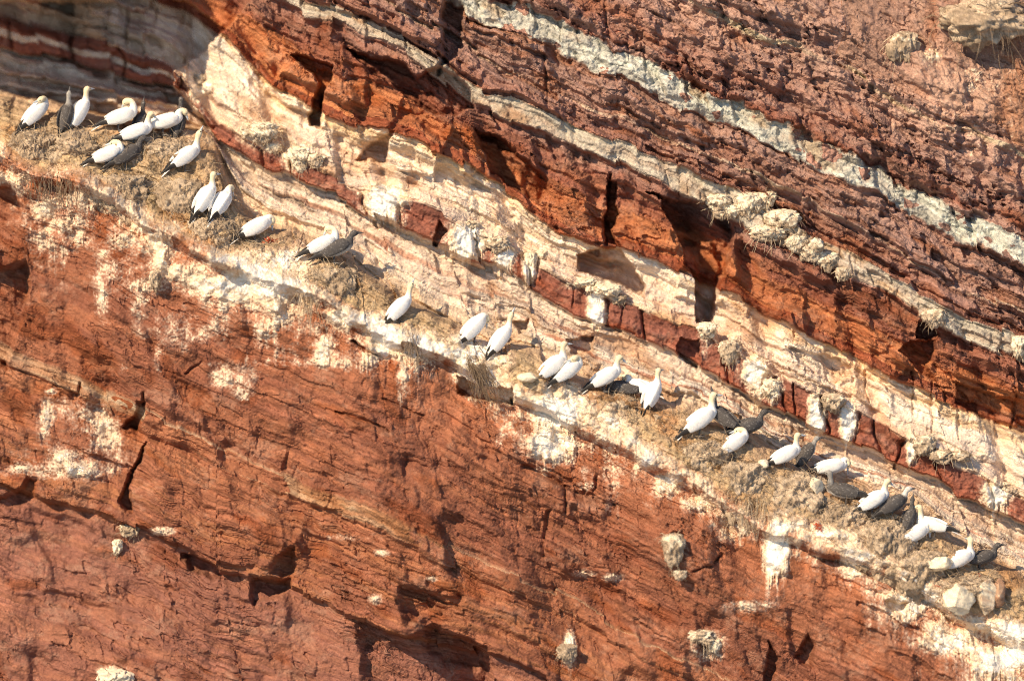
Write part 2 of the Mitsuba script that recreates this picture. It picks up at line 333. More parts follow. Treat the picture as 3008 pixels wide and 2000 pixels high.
def window(pts, pad):
    lo, hi = pts.min(0) - pad, pts.max(0) + pad
    i0, i1 = np.searchsorted(gx, [lo[0], hi[0]])
    j0, j1 = np.searchsorted(gw, [lo[1], hi[1]])
    return slice(j0, j1), slice(i0, i1)


def seg_dist(px, py, a, b):
    d = b - a
    t = np.clip(((px - a[0]) * d[0] + (py - a[1]) * d[1]) / max(d @ d, 1e-9), 0, 1)
    return np.hypot(px - a[0] - t * d[0], py - a[1] - t * d[1])


def mass(pts, dh, edge=0.03, tilt=(0, 0)):
    """A part of the face (outline in survey units) that stands dh out of, or back from, the rest."""
    p = np.stack([sx([q[0] for q in pts]), sw([q[1] for q in pts])], 1)
    win = window(p, 0.4)
    px, py = X[win] + WARPX[win], W[win] + WARPY[win]
    if px.size == 0:
        return
    inside = np.zeros(px.shape, bool)
    dist = np.full(px.shape, 9.0)
    for a, b in zip(p, np.roll(p, -1, 0)):
        dist = np.minimum(dist, seg_dist(px, py, a, b))
        cross = (a[1] > py) != (b[1] > py)
        with np.errstate(divide='ignore', invalid='ignore'):
            inside ^= cross & (px < (b[0] - a[0]) * (py - a[1]) / (b[1] - a[1] + 1e-12) + a[0])
    sd = np.where(inside, dist, -dist)
    c = p.mean(0)
    if -1 < dh < -0.2 and dh != -0.9:
        dh *= 1.35 if pts[0][1] < 0.45 * pts[0][0] + 420 else 0.85
        edge *= 1.0 if pts[0][1] < 0.45 * pts[0][0] + 420 else 1.8
    H[win] += sstep(-edge, edge, sd) * (dh + tilt[0] * (px - c[0]) + tilt[1] * (py - c[1]))


def joint(pts, width, depth):
    """A crack or slot along a line."""
    p = np.stack([sx([q[0] for q in pts]), sw([q[1] for q in pts])], 1)
    win = window(p, 0.3)
    px, py = X[win] + 0.6 * WARPX[win], W[win] + 0.6 * WARPY[win]
    if px.size == 0:
        return
    dist = np.full(px.shape, 9.0)
    for a, b in zip(p[:-1], p[1:]):
        dist = np.minimum(dist, seg_dist(px, py, a, b))
    r = width * K / 2
    r = r * (0.75 + 0.5 * vn(px * 4, py * 4, 66))
    H[win] -= depth * 0.6 * (1 - np.clip(dist / (1.7 * r), 0, 1)) * (0.45 + 0.55 * sstep(-0.5, 0.3, vn(px * 2.3, py * 2.3, 67)))


MASSES = [
    # re-entrant at the upper left and an unseen rib added above it to cast its shade
    ([(-900, -700), (700, -700), (640, -120), (600, -30), (545, 30), (475, 95), (400, 160), (393, 200), (440, 240), (485, 288), (440, 292), (250, 262), (-900, 0)], -0.9, 0.05),
    ([(-330, -14), (240, -14), (260, -60), (250, -290), (-30, -290), (-50, -190), (-330, -165)], 3.1, 0.08),
    ([(700, -60), (1022, -60), (1018, 85), (1000, 105), (915, 72), (850, 45), (780, 25), (710, -5)], 0.25, 0.03),
    ([(1022, -40), (1066, 15), (1062, 110), (1022, 150), (1012, 170), (1018, 75)], -0.3, 0.05),
    ([(795, 110), (925, 150), (960, 178), (1022, 150), (1085, 205), (1090, 250), (1050, 268), (1005, 262), (925, 210), (875, 175)], -0.5, 0.025),
    ([(672, 125), (700, 128), (765, 150), (765, 175), (742, 225), (735, 265), (738, 292), (715, 290), (705, 268), (735, 195)], -0.45, 0.02),
    ([(627, 195), (650, 160), (690, 140), (735, 195), (730, 250), (700, 262), (660, 240), (640, 215)], 0.25, 0.03),
    ([(765, 100), (870, 150), (930, 215), (920, 270), (850, 330), (740, 292), (742, 230), (765, 170)], 0.12, 0.03),
    ([(895, 330), (905, 300), (945, 266), (1040, 275), (1048, 300), (1010, 370), (1000, 400), (920, 400), (898, 370)], 0.2, 0.03),
    ([(820, 365), (860, 328), (905, 303), (897, 335), (888, 374)], -0.3, 0.025),
    ([(1005, 375), (1015, 330), (1042, 290), (1090, 310), (1110, 390), (1080, 402)], 0.1, 0.03),
    ([(1095, 300), (1150, 315), (1250, 400), (1262, 440), (1240, 470), (1190, 440), (1130, 400)], -0.5, 0.03),
    ([(1262, 440), (1275, 425), (1395, 400), (1397, 560), (1360, 562), (1258, 515)], 0.14, 0.015),
    ([(1395, 410), (1420, 415), (1415, 470), (1425, 497), (1410, 527), (1424, 567), (1396, 562)], -0.42, 0.012),
    ([(1491, 450), (1629, 467), (1679, 512), (1686, 530), (1679, 582), (1674, 632), (1654, 655), (1641, 742), (1609, 742), (1604, 642), (1574, 607), (1564, 542), (1516, 457)], -0.72, 0.02),
    ([(1569, 567), (1640, 555), (1665, 617), (1649, 642), (1571, 612)], 0.2, 0.03),
    ([(1564, 630), (1609, 642), (1606, 700), (1554, 680)], 0.2, 0.02),
    ([(1329, 587), (1424, 572), (1444, 600), (1481, 667), (1479, 687), (1429, 655), (1334, 625)], -0.5, 0.015),
    ([(1681, 545), (1716, 552), (1769, 592), (1850, 680), (1850, 765), (1769, 727), (1654, 667)], 0.1, 0.03),
    ([(2114, 742), (2136, 737), (2159, 775), (2144, 784), (2106, 784)], -0.4, 0.02),
    ([(2094, 792), (2151, 784), (2149, 829), (2139, 839), (2159, 884), (2119, 859), (2069, 809)], -0.4, 0.02),
    ([(2151, 794), (2339, 829), (2339, 909), (2181, 854), (2141, 834)], 0.14, 0.02),
    ([(2206, 884), (2358, 925), (2420, 960), (2400, 1010), (2320, 990), (2206, 930)], -0.32, 0.03),
    ([(1996, 809), (2081, 834), (2079, 864), (2044, 874), (1999, 846)], 0.22, 0.04),
    ([(1811, 799), (1889, 814), (1954, 841), (1954, 866), (1919, 884), (1864, 846)], -0.2, 0.02),
    ([(1564, 780), (1609, 784), (1604, 850), (1560, 815)], -0.25, 0.012),
    ([(1012, 510), (1032, 537), (1012, 572), (1000, 565)], -0.3, 0.01),
    # lower cliff
    ([(-90, 440), (25, 425), (50, 470), (52, 512), (-90, 515)], -0.4, 0.02),
    ([(-90, 640), (60, 605), (65, 660), (50, 740), (35, 784), (10, 850), (-90, 840)], -0.5, 0.03),
    ([(312, 924), (328, 924), (330, 956), (315, 994), (282, 990), (310, 960)], -0.35, 0.02),
    ([(337, 1016), (325, 1056), (295, 1116), (298, 1160), (302, 1180), (287, 1180), (272, 1154), (295, 1096), (320, 1046)], -0.4, 0.02),
    ([(62, 1101), (82, 1106), (80, 1139), (50, 1164), (0, 1180), (-60, 1170), (50, 1129)], -0.35, 0.03),
    ([(827, 1420), (935, 1462), (1000, 1442), (1060, 1464), (1115, 1485), (1130, 1540), (1124, 1640), (860, 1640), (832, 1480)], -0.66, 0.04, (-0.36, 0.12)),
    ([(585, 1324), (665, 1326), (667, 1346), (640, 1366), (585, 1390)], -0.45, 0.03),
    ([(640, 1283), (682, 1256), (675, 1306), (665, 1318), (630, 1311)], -0.3, 0.03),
    ([(425, 1270), (500, 1303), (508, 1332), (440, 1312)], -0.4, 0.02),
    ([(925, 1348), (1065, 1368), (1060, 1401), (1002, 1396), (940, 1426), (922, 1401)], -0.3, 0.03),
    ([(1859, 1453), (1867, 1476), (1859, 1526), (1831, 1506), (1844, 1476)], -0.35, 0.02),
    ([(1765, 1470), (1789, 1501), (1787, 1538), (1774, 1580), (1755, 1580)], -0.3, 0.02),
    ([(2031, 1376), (2081, 1381), (2079, 1408), (2039, 1408)], -0.3, 0.02),
    ([(1060, 862), (1115, 892), (1180, 890), (1180, 930), (1140, 926), (1052, 905)], -0.35, 0.02),
    ([(1180, 738), (1215, 732), (1219, 758), (1195, 768)], -0.22, 0.02),
    ([(1305, 780), (1366, 775), (1366, 808), (1340, 818), (1310, 805)], -0.26, 0.02),
    ([(335, 1020), (520, 1075), (720, 1150), (700, 1260), (640, 1300), (500, 1300), (430, 1265), (325, 1214), (298, 1120)], 0.16, 0.12),
]
JOINTS = [
    ([(1405, 398), (1395, 470), (1392, 540), (1398, 565)], 10, 0.4), ([(1996, 820), (1999, 925)], 7, 0.15), ([(2101, 860), (2101, 955)], 8, 0.2), ([(2145, 885), (2144, 995)], 9, 0.25),
    ([(2209, 930), (2206, 1010)], 8, 0.2), ([(2339, 905), (2335, 995)], 8, 0.2), ([(1977, 957), (1965, 1020)], 13, 0.25), ([(2082, 1022), (2064, 1078)], 15, 0.3), ([(1823, 884), (1828, 950)], 8, 0.2),
    ([(1241, 610), (1229, 655)], 8, 0.2), ([(1325, 650), (1317, 705)], 8, 0.2), ([(1442, 690), (1432, 752)], 9, 0.22),
    ([(0, 842), (25, 852), (75, 864), (150, 897), (178, 908)], 11, 0.25), ([(775, 944), (840, 963), (900, 992)], 9, 0.2), ([(882, 914), (930, 934), (978, 955)], 10, 0.22),
    ([(815, 789), (860, 809), (902, 834)], 18, 0.35), ([(1206, 1071), (1250, 1090), (1300, 1117), (1355, 1139)], 14, 0.28), ([(1299, 1114), (1302, 1175)], 9, 0.2), ([(1374, 1096), (1374, 1126)], 9, 0.2),
    ([(1265, 1176), (1258, 1230), (1250, 1275)], 13, 0.3), ([(1654, 1275), (1629, 1302), (1589, 1308)], 10, 0.22), ([(185, 880), (183, 905)], 8, 0.2), ([(330, 905), (328, 930)], 8, 0.25),
    ([(672, 1030), (660, 1078)], 14, 0.14), ([(938, 1050), (936, 1085)], 10, 0.2),
    ([(735, 100), (740, 20)], 7, 0.15), ([(1480, 75), (1478, 118)], 8, 0.15), ([(1393, 0), (1395, 70)], 8, 0.15), ([(1250, 130), (1262, 260)], 10, 0.25),
    ([(233, 15), (228, 60), (232, 98)], 7, 0.2), ([(345, 10), (346, 60)], 5, 0.15), ([(412, 5), (408, 50)], 6, 0.15), ([(280, 0), (278, 100)], 9, 0.2),
    ([(230, 480), (280, 525), (330, 548)], 8, 0.25), ([(455, 590), (490, 605)], 8, 0.2), ([(430, 700), (520, 715)], 6, 0.1), ([(465, 835), (430, 860)], 8, 0.2),
]
for m in MASSES:
    mass(*m)
for j in JOINTS:
    joint(*j)

# the rubbly apron in the upper right corner: loose, furrowed down its slope
apron = np.minimum(VX - 1930 - 0.0 * VY, (c_seam(VX) - 25) - VY) + 45 * fb(X * 1.1, W * 1.1, 3, 58)
apron = sstep(-25, 25, apron).astype(np.float32)
HS = gaussian_filter(H, 14)
H = H + apron * (0.55 * (HS - H)) + apron * (0.0 + 0.055 * fb((X + W * 0.75) * 7, (W - X) * 1.8, 4, 59) + 0.05 * fb((X + W * 0.75) * 2.5, (W - X) * 0.9, 3, 60))

# nothing reaches out so far that it would hang free; knock the sharpest single spikes off
H = np.where((np.abs(X) < 8.3) & (np.abs(W) < 5.7), H, gaussian_filter(H, 1.5)).astype(np.float32)

# ---------------------------------------------------------------- guano and bird lime: how thick it lies (a crust with its own outline, and runs below it)
LIME = [  # x, y, half width, half height, amount, length of the runs
    (600, 665, 115, 85, 0.75, 0), (640, 600, 90, 40, 0.7, 0), (700, 700, 60, 50, 0.6, 30), (190, 960, 75, 45, 0.52, 0), (105, 965, 26, 45, 0.72, 0), (70, 1065, 75, 30, 0.42, 0), (170, 1060, 100, 45, 0.55, 0), (230, 1020, 50, 40, 0.45, 0),
    (545, 868, 50, 34, 0.50, 0), (150, 480, 100, 75, 0.6, 60), (270, 590, 70, 70, 0.45, 60), (240, 640, 20, 110, 0.4, 0), (440, 640, 80, 50, 0.45, 0), (340, 660, 70, 30, 0.4, 0), (470, 760, 90, 50, 0.4, 0),
    (880, 775, 70, 45, 0.85, 40), (965, 800, 55, 40, 0.85, 40), (930, 830, 18, 60, 0.7, 40), (1080, 805, 55, 48, 0.95, 40), (1140, 840, 40, 40, 0.7, 20), (1280, 945, 85, 60, 0.9, 50), (1270, 1010, 75, 42, 0.8, 10),
    (1400, 985, 60, 45, 0.7, 30), (1480, 1050, 60, 42, 0.65, 20), (1545, 1105, 50, 38, 0.7, 20), (1620, 1150, 60, 26, 0.5, 20), (1785, 1235, 32, 55, 1.0, 90), (1850, 1215, 120, 30, 0.62, 20), (1700, 1200, 50, 25, 0.6, 30),
    (1990, 1290, 90, 35, 0.62, 30), (2090, 1370, 90, 45, 0.72, 40), (2200, 1450, 100, 50, 0.75, 50), (2300, 1500, 100, 50, 0.8, 60), (1950, 1250, 40, 60, 0.5, 80), (2000, 1330, 30, 60, 0.5, 60),
    (880, 455, 55, 36, 0.95, 45), (1080, 545, 65, 36, 0.95, 50), (1160, 585, 28, 36, 0.8, 40), (1220, 605, 18, 38, 0.9, 30), (1375, 690, 22, 50, 1.0, 40), (1365, 655, 60, 14, 0.7, 0), (1740, 855, 34, 40, 0.85, 40), (1690, 800, 20, 40, 0.7, 30),
    (1880, 945, 20, 45, 1.0, 45), (1952, 955, 20, 45, 1.0, 40), (2098, 1020, 14, 30, 0.8, 40), (2290, 1130, 42, 30, 0.9, 60), (605, 305, 55, 34, 0.7, 20), (690, 350, 45, 34, 0.75, 30), (460, 190, 60, 60, 0.5, 30), (1625, 770, 16, 30, 0.6, 30),
    (1780, 890, 22, 26, 0.8, 20), (1310, 1480, 14, 40, 0.9, 40), (1625, 1470, 40, 26, 0.7, 20), (1340, 1320, 30, 12, 0.6, 0), (1730, 1390, 60, 12, 0.45, 10), (2140, 130, 30, 60, 0.35, 0), (265, 1540, 34, 14, 0.5, 0),
    (1410, 1325, 26, 10, 0.5, 0), (870, 1375, 18, 12, 0.55, 0), (880, 1268, 18, 8, 0.55, 0), (995, 1326, 14, 8, 0.55, 0), (375, 1222, 30, 10, 0.6, 0), (1420, 1060, 30, 60, 0.4, 60), (115, 900, 16, 8, 0.6, 0), (820, 1235, 60, 10, 0.45, 0),
    (2200, 250, 120, 130, 0.22, 0),
]
G = np.zeros_like(X)
streak = fb(X * 16, W * 0.9, 4, 71, 0.65)
blot = fb(X * 3.2, W * 4.2, 4, 72)
for (cx, cy, rx, ry, amt, run) in LIME:
    p = np.array([[float(sx(cx)) - rx * K * 1.5, float(sw(cy)) - (ry * 1.5 + run) * K], [float(sx(cx)) + rx * K * 1.5, float(sw(cy)) + ry * 1.5 * K]])
    win = window(p, 0.05)
    dx, dy = (VX[win] - cx) / rx, (VY[win] - cy) / ry
    d = np.hypot(dx, np.where(dy > 0, dy * ry / (ry + run * (0.6 + 0.9 * streak[win])).clip(ry * 0.5), dy))
    G[win] = np.maximum(G[win], amt * np.clip(1.35 - d, 0, 1) ** 0.7)
# the lip of the ledge is crusted all along, more thickly in some places
lip = np.interp(VX, [-200, 60, 300, 470, 560, 720, 850, 1000, 1250, 1500, 1650, 1800, 1950, 2358], [0.30, 0.40, 0.42, 0.50, 0.72, 0.70, 0.66, 0.70, 0.75, 0.62, 0.55, 0.55, 0.62, 0.80])
deep = np.interp(VX, [-200, 60, 200, 300, 470, 560, 720, 850, 1000, 1250, 1500, 1800, 2050, 2358], [60, 190, 190, 240, 190, 190, 130, 70, 60, 110, 80, 60, 90, 150])
dl = VY - C[15]
G = np.maximum(G, lip * sstep(-30, 8, dl) * np.clip(1.25 - np.maximum(dl, 0) / (deep * (1.0 + 0.30 * streak + 0.75 * blot)), 0, 1) ** 0.8)
G = np.clip(G + (G > 0.02) * (0.48 * blot + 0.08 * streak), 0, 1.2).astype(np.float32)
H += 0.06 * sstep(0.45, 0.7, G) * (1 + 0.6 * fb(X * 8, W * 8, 2, 73)) * (1 - wledge)

# ---------------------------------------------------------------- colour of the rock, bed by bed (reflectances)
PURPLE, PURPLE2 = (0.315, 0.195, 0.160), (0.40, 0.258, 0.205)
RUST, RUST2 = (0.34, 0.125, 0.056), (0.24, 0.096, 0.064)
ORANGE, ORANGE2 = (0.47, 0.192, 0.088), (0.36, 0.140, 0.070)
CREAM, CREAM2 = (0.76, 0.65, 0.53), (0.61, 0.475, 0.38)
REDB, REDB2 = (0.24, 0.098, 0.070), (0.195, 0.082, 0.061)
PLATY, PLATY2 = (0.63, 0.53, 0.43), (0.55, 0.43, 0.335)
LOWR, LOWR2 = (0.285, 0.116, 0.066), (0.225, 0.090, 0.056)
STOPS = [(0, PURPLE2, PURPLE), (at('upper_mudstone', 0.9), PURPLE2, PURPLE), (at('thin_pale_seam', 0), PURPLE2, PURPLE), (at('thin_pale_seam', 0.05), (0.45, 0.38, 0.27), PURPLE2), (at('thin_pale_seam', 1), (0.42, 0.34, 0.24), PURPLE2),
         (at('crumbly_mudstone', 0.03), PURPLE, PURPLE2), (at('crumbly_mudstone', 0.98), PURPLE, (0.24, 0.10, 0.07)), (at('pale_green_bed', 0.03), (0.485, 0.49, 0.425), (0.43, 0.42, 0.37)), (at('pale_green_bed', 0.93), (0.495, 0.49, 0.42), (0.42, 0.405, 0.355)),
         (at('purple_mudstone', 0.0), (0.33, 0.17, 0.11), PURPLE), (at('purple_mudstone', 0.5), (0.29, 0.145, 0.10), PURPLE), (at('purple_mudstone', 1.0), (0.26, 0.14, 0.105), PURPLE), (at('thin_pale_line', 0.1), (0.46, 0.35, 0.26), PURPLE2),
         (at('thin_pale_line', 0.9), (0.46, 0.35, 0.26), PURPLE2), (at('banded_sandstone', 0.02), (0.29, 0.16, 0.122), PURPLE), (at('banded_sandstone', 0.97), (0.30, 0.145, 0.10), (0.25, 0.12, 0.092)), (at('pale_grey_bed', 0.04), (0.44, 0.395, 0.32), (0.40, 0.33, 0.26)),
         (at('pale_grey_bed', 0.9), (0.46, 0.41, 0.33), (0.40, 0.32, 0.25)), (at('orange_sandstone', 0.0), RUST2, PURPLE), (at('orange_sandstone', 0.3), (0.26, 0.115, 0.075), RUST2), (at('orange_sandstone', 0.48), RUST, RUST2),
         (at('orange_sandstone', 0.66), ORANGE, RUST), (at('orange_sandstone', 1.0), ORANGE, ORANGE2), (at('dark_red_seam', 0.05), (0.22, 0.07, 0.04), (0.25, 0.075, 0.04)), (at('dark_red_seam', 0.9), (0.24, 0.08, 0.045), (0.30, 0.10, 0.05)),
         (at('cream_sandstone', 0.03), CREAM, (0.66, 0.48, 0.29)), (at('cream_sandstone', 0.5), CREAM, CREAM2), (at('cream_sandstone', 0.97), (0.68, 0.52, 0.36), CREAM2), (at('red_block_bed', 0.05), REDB, REDB2), (at('red_block_bed', 0.97), REDB, (0.30, 0.10, 0.06)),
         (at('platy_sandstone', 0.03), (0.54, 0.48, 0.40), PLATY), (at('platy_sandstone', 0.30), PLATY, PLATY2), (at('platy_sandstone', 0.36), (0.46, 0.26, 0.18), PLATY2), (at('platy_sandstone', 0.41), (0.45, 0.25, 0.175), PLATY), (at('platy_sandstone', 0.45), PLATY, PLATY2), (at('platy_sandstone', 0.58), PLATY, PLATY2), (at('platy_sandstone', 0.60), (0.44, 0.25, 0.18), (0.54, 0.40, 0.31)), (at('platy_sandstone', 0.64), (0.44, 0.25, 0.18), PLATY), (at('platy_sandstone', 0.66), PLATY, PLATY), (at('platy_sandstone', 1.0), (0.58, 0.43, 0.29), (0.50, 0.36, 0.24)), (at('nest_ledge', 0.15), (0.42, 0.30, 0.19), (0.36, 0.25, 0.155)),
         (at('nest_ledge', 0.9), (0.38, 0.275, 0.165), (0.46, 0.34, 0.20)), (at('red_sandstone', 0.0), (0.55, 0.38, 0.22), (0.42, 0.25, 0.14)), (at('red_sandstone', 0.06), LOWR, (0.40, 0.16, 0.08)), (at('red_sandstone', 0.5), LOWR, LOWR2),
         (at('red_sandstone', 0.98), LOWR, LOWR2), (at('lower_pale_bed', 0.05), (0.42, 0.31, 0.21), (0.38, 0.22, 0.13)), (at('lower_pale_bed', 0.95), (0.44, 0.30, 0.19), (0.36, 0.19, 0.11)), (at('laminated_sandstone', 0.02), (0.32, 0.135, 0.073), LOWR),
         (at('laminated_sandstone', 1), (0.31, 0.130, 0.066), LOWR2), (at('lower_mudstone', 0.05), (0.275, 0.12, 0.078), (0.235, 0.104, 0.075)), (START[-1], LOWR, LOWR2), (START[-1] + 0.1, (0.43, 0.275, 0.205), (0.345, 0.21, 0.16)), (START[-1] + 1, (0.43, 0.275, 0.205), (0.345, 0.21, 0.16))]
NT = 4096
_s = np.linspace(0, START[-1] + 1, NT)
_p = np.array([q[0] for q in STOPS])
TABLE = [mi.Float(np.interp(_s, _p, [q[1 + j][c] for q in STOPS]).astype(np.float32)) for j in range(2) for c in range(3)]
KS = (NT - 1) / (START[-1] + 1)
noise, fbm, smoothstep, mix = mikit.noise, mikit.fbm, mikit.smoothstep, mikit.mix


def rock_colour(p, n, uv):
    along = p.x
    s = uv.y + 0.02 * (noise(p.x * 4, p.z * 4) - 0.5) + 0.012 * (noise(p.x * 22, p.z * 22) - 0.5)
    i = mi.UInt32(dr.clip(s * KS, 0, NT - 1))
    a = mi.Color3f(*[dr.gather(mi.Float, TABLE[c], i) for c in range(3)])
    b = mi.Color3f(*[dr.gather(mi.Float, TABLE[3 + c], i) for c in range(3)])
    big = fbm(along * 0.55 + 7, s * 6.0, p.y * 0.5)
    mid = fbm(p.x * 2.4, s * 13.0, p.y * 1.5)
    col = mix(a, b, smoothstep(0.38, 0.58, 0.55 * big + 0.45 * mid))
    ls = s + 0.05 * (fbm(p.x * 2.2, p.z * 2.2) - 0.5)
    lam = noise(along * 2.2, ls * 26) * 0.6 + noise(along * 6 + 9, ls * 70) * 0.4
    fine = noise(along * 1.1 + 3, uv.y * 46)
    lam = lam + 0.35 * (smoothstep(0.30, 0.55, fine) - 0.7)
    fade = smoothstep(0.35, 0.65, noise(p.x * 0.9 + 4, p.z * 0.9))
    col = col * (1.0 + (lam - 0.5) * (0.25 + 0.45 * fade))
    dust = smoothstep(0.52, 0.74, fbm(p.x * 2.1 + 30, p.y * 1.5, p.z * 2.6) * 0.7 + 0.3 * noise(p.x * 17, p.y * 9, p.z * 17))
    col = mix(col, mi.Color3f(0.42, 0.26, 0.185), dust * 0.28)
    rust = smoothstep(0.56, 0.72, fbm(p.x * 1.7 + 60, s * 3.5, p.y))
    col = mix(col, col * mi.Color3f(0.80, 0.62, 0.48), rust * 0.8)
    grain = noise(p.x * 38, p.y * 20, p.z * 38)
    blot = fbm(p.x * 6, p.y * 4, p.z * 6)
    col = col * (0.80 + 0.24 * grain + 0.36 * (blot - 0.3))
    runs = noise(p.x * 38, p.y * 5, p.z * 1.6) * 0.5 + noise(p.x * 80, p.y * 9, p.z * 4) * 0.5
    lime = uv.x + 0.34 * (fbm(p.x * 11, p.y * 8, p.z * 9) - 0.5) + 0.36 * (noise(p.x * 42, p.y * 20, p.z * 34) - 0.5) + 0.16 * (runs - 0.5)
    veil = smoothstep(0.12, 0.48, lime) * 0.40
    col = mix(col, mi.Color3f(0.60, 0.42, 0.32), veil)
    thick = smoothstep(0.36, 0.60, lime)
    white = smoothstep(0.62, 0.95, lime)
    crust = mix(mi.Color3f(0.72, 0.58, 0.42), mi.Color3f(0.85, 0.82, 0.75), white) * (0.80 + 0.30 * noise(p.x * 16, p.y * 9, p.z * 16))
    return mix(col, crust, thick * 0.93)


scene['rock'] = {'type': 'twosided', 'bsdf': {'type': 'diffuse', 'reflectance': mikit.proc(rock_colour)}}

# ---------------------------------------------------------------- the cliff's meshes, one per bed
JX = STEP * 0.30 * vn(X * 61, W * 57, 81) * (np.abs(X) < 8.1)
JW = STEP * 0.30 * vn(X * 59, W * 63, 82) * (np.abs(W) < 5.4)
PW = W + JW
POS = np.stack([X + JX, PW * UPW[1] + H * OUT[1], PW * UPW[2] + H * OUT[2]], -1).reshape(-1, 3)
SC = S.copy()                                                     # where the rock's colour departs from its bed
SC[bed('red_block_bed') & (VX < 400) & (np.abs(F - 0.52 - 0.1 * vn(X * 3, W, 85)) < 0.10)] = at('platy_sandstone', 0.75)
thin = (VX < 430) & (bed('cream_sandstone') | bed('platy_sandstone')) & (vn(X * 0.5, S * 17 + 0.4 * vn(X * 4, W * 4, 86), 87) > 0.28)
SC[thin] = at('platy_sandstone', 0.62)
SC[bed('pale_green_bed') & (fb(X * 4, W * 5 + 1.5 * X, 4, 88) > 0.38)] = at('crumbly_mudstone', 0.5)
SC[(VX < 430) & bed('cream_sandstone') & ~thin] = at('platy_sandstone', 0.95)
SC[apron > 0.5] = START[-1] + 0.5
seen = np.interp(VX + 25 * fb(X * 5, W * 5, 3, 83), [0, 150, 190, 320, 330, 650, 690, 940, 985, 2400], [1, 1, 0.8, 0.5, 0, 0, 1, 0.9, 0, 0]) > 0.5 + 0.5 * fb(X * 3, W * 6 + 3 * X, 3, 84)
SC[bed('lower_pale_bed') & ~seen] = at('laminated_sandstone', 0.1)
UV = np.stack([G, SC], -1).reshape(-1, 2)
ny, nx = X.shape
idx = np.arange(ny * nx).reshape(ny, nx)
q00, q01, q10, q11 = idx[:-1, :-1], idx[:-1, 1:], idx[1:, :-1], idx[1:, 1:]
flip = (((np.arange(ny - 1)[:, None] * 7 + np.arange(nx - 1)[None, :] * 13) // 3) % 2).astype(bool)
tri1 = np.where(flip[..., None], np.stack([q00, q01, q11], -1), np.stack([q00, q01, q10], -1))
tri2 = np.where(flip[..., None], np.stack([q00, q11, q10], -1), np.stack([q01, q11, q10], -1))
cellbed = B[:-1, :-1]
redid = idr[:-1, :-1]


def submesh(mask, key, **more):
    f = np.concatenate([tri1[mask], tri2[mask]])
    if len(f) == 0:
        return
    u, inv = np.unique(f, return_inverse=True)
    scene[key] = mikit.ply((POS[u], inv.reshape(-1, 3)), 'rock', uv=UV[u])


labels['cliff'] = {'label': 'steep banded cliff of red, orange and cream rock beds dipping to the right', 'category': 'cliff', 'kind': 'structure'}
for k, (name, _) in enumerate(BEDS):
    if name == 'red_block_bed':
        ids, cnt = np.unique(redid[cellbed == k], return_counts=True)
        n = 0
        for b_ in ids:
            submesh((cellbed == k) & (redid == b_), 'cliff__red_block_bed__block' + (f'_{n:03d}' if n else ''))
            n += 1
    else:
        submesh(cellbed == k, 'cliff__' + name)

ground = RegularGridInterpolator((gw, gx), H, bounds_error=False, fill_value=None)


def spot(vx, vy, lift=0.0):
    """The point of the cliff's face at a survey position."""
    x, w = float(sx(vx)), float(sw(vy))
    h = float(ground([[w, x]])[0]) + lift
    return np.array([x, 0, 0]) + w * UPW + h * OUT

# OBJECTS-BELOW
# ---------------------------------------------------------------- helpers for the things on the cliff
def key_for(name):
    if name not in labels and name not in scene and not any(k.startswith(name + '__') for k in scene):
        return name
    n = 1
    while f'{name}_{n:03d}' in labels:
        n += 1
    return f'{name}_{n:03d}'


def thing(name, label, cat, group=None, kind=None):
    key = key_for(name)
    labels[key] = {'label': label, 'category': cat}
    if group:
        labels[key]['group'] = group
    if kind:
        labels[key]['kind'] = kind
    return key


def part(holder, name, shape, kind=None, label=None):
    key = f'{holder}__{name}'
    n = 1
    while key in scene:
        key = f'{holder}__{name}_{n:03d}'
        n += 1
    scene[key] = shape
    if kind:
        labels[key] = {'kind': kind}
    if label:
        labels.setdefault(key, {})['label'] = label
    return key


def sweep(path, ra, rb, sides=16, steps=36, side=(0, 1, 0)):
    """A tapering tube along a smooth path: half widths ra across (towards side) and rb the other way. Returns vertices, faces and the place along the path."""
    path = np.asarray(path, float)
    d = np.concatenate([[0], np.cumsum(np.linalg.norm(np.diff(path, axis=0), axis=1))])
    d /= d[-1]
    t = np.linspace(0, 1, steps)
    c = np.stack([PchipInterpolator(d, path[:, i])(t) for i in range(3)], 1)
    for _ in range(3):
        c[1:-1] = 0.25 * c[:-2] + 0.5 * c[1:-1] + 0.25 * c[2:]
    a, b = PchipInterpolator(d, ra)(t), PchipInterpolator(d, rb)(t)
    tan = np.gradient(c, axis=0)
    tan /= np.linalg.norm(tan, axis=1, keepdims=True)
    s = np.asarray(side, float)[None] - (tan @ np.asarray(side, float))[:, None] * tan
    s /= np.linalg.norm(s, axis=1, keepdims=True)
    n = np.cross(tan, s)
    th = np.linspace(0, 2 * np.pi, sides, endpoint=False)
    v = c[:, None] + np.cos(th)[None, :, None] * (a[:, None] * s)[:, None] + np.sin(th)[None, :, None] * (b[:, None] * n)[:, None]
    v = np.concatenate([v.reshape(-1, 3), c[:1], c[-1:]])
    f = []
    for i in range(steps - 1):
        for j in range(sides):
            k = (j + 1) % sides
            p, q, r_, u = i * sides + j, i * sides + k, (i + 1) * sides + j, (i + 1) * sides + k
            f += [(p, q, u), (p, u, r_)]
    e0, e1 = len(v) - 2, len(v) - 1
    for j in range(sides):
        k = (j + 1) % sides
        f += [(e0, k, j), (e1, (steps - 1) * sides + j, (steps - 1) * sides + k)]
    tt = np.concatenate([np.repeat(t, sides), [0, 1]])
    return v, np.array(f), tt


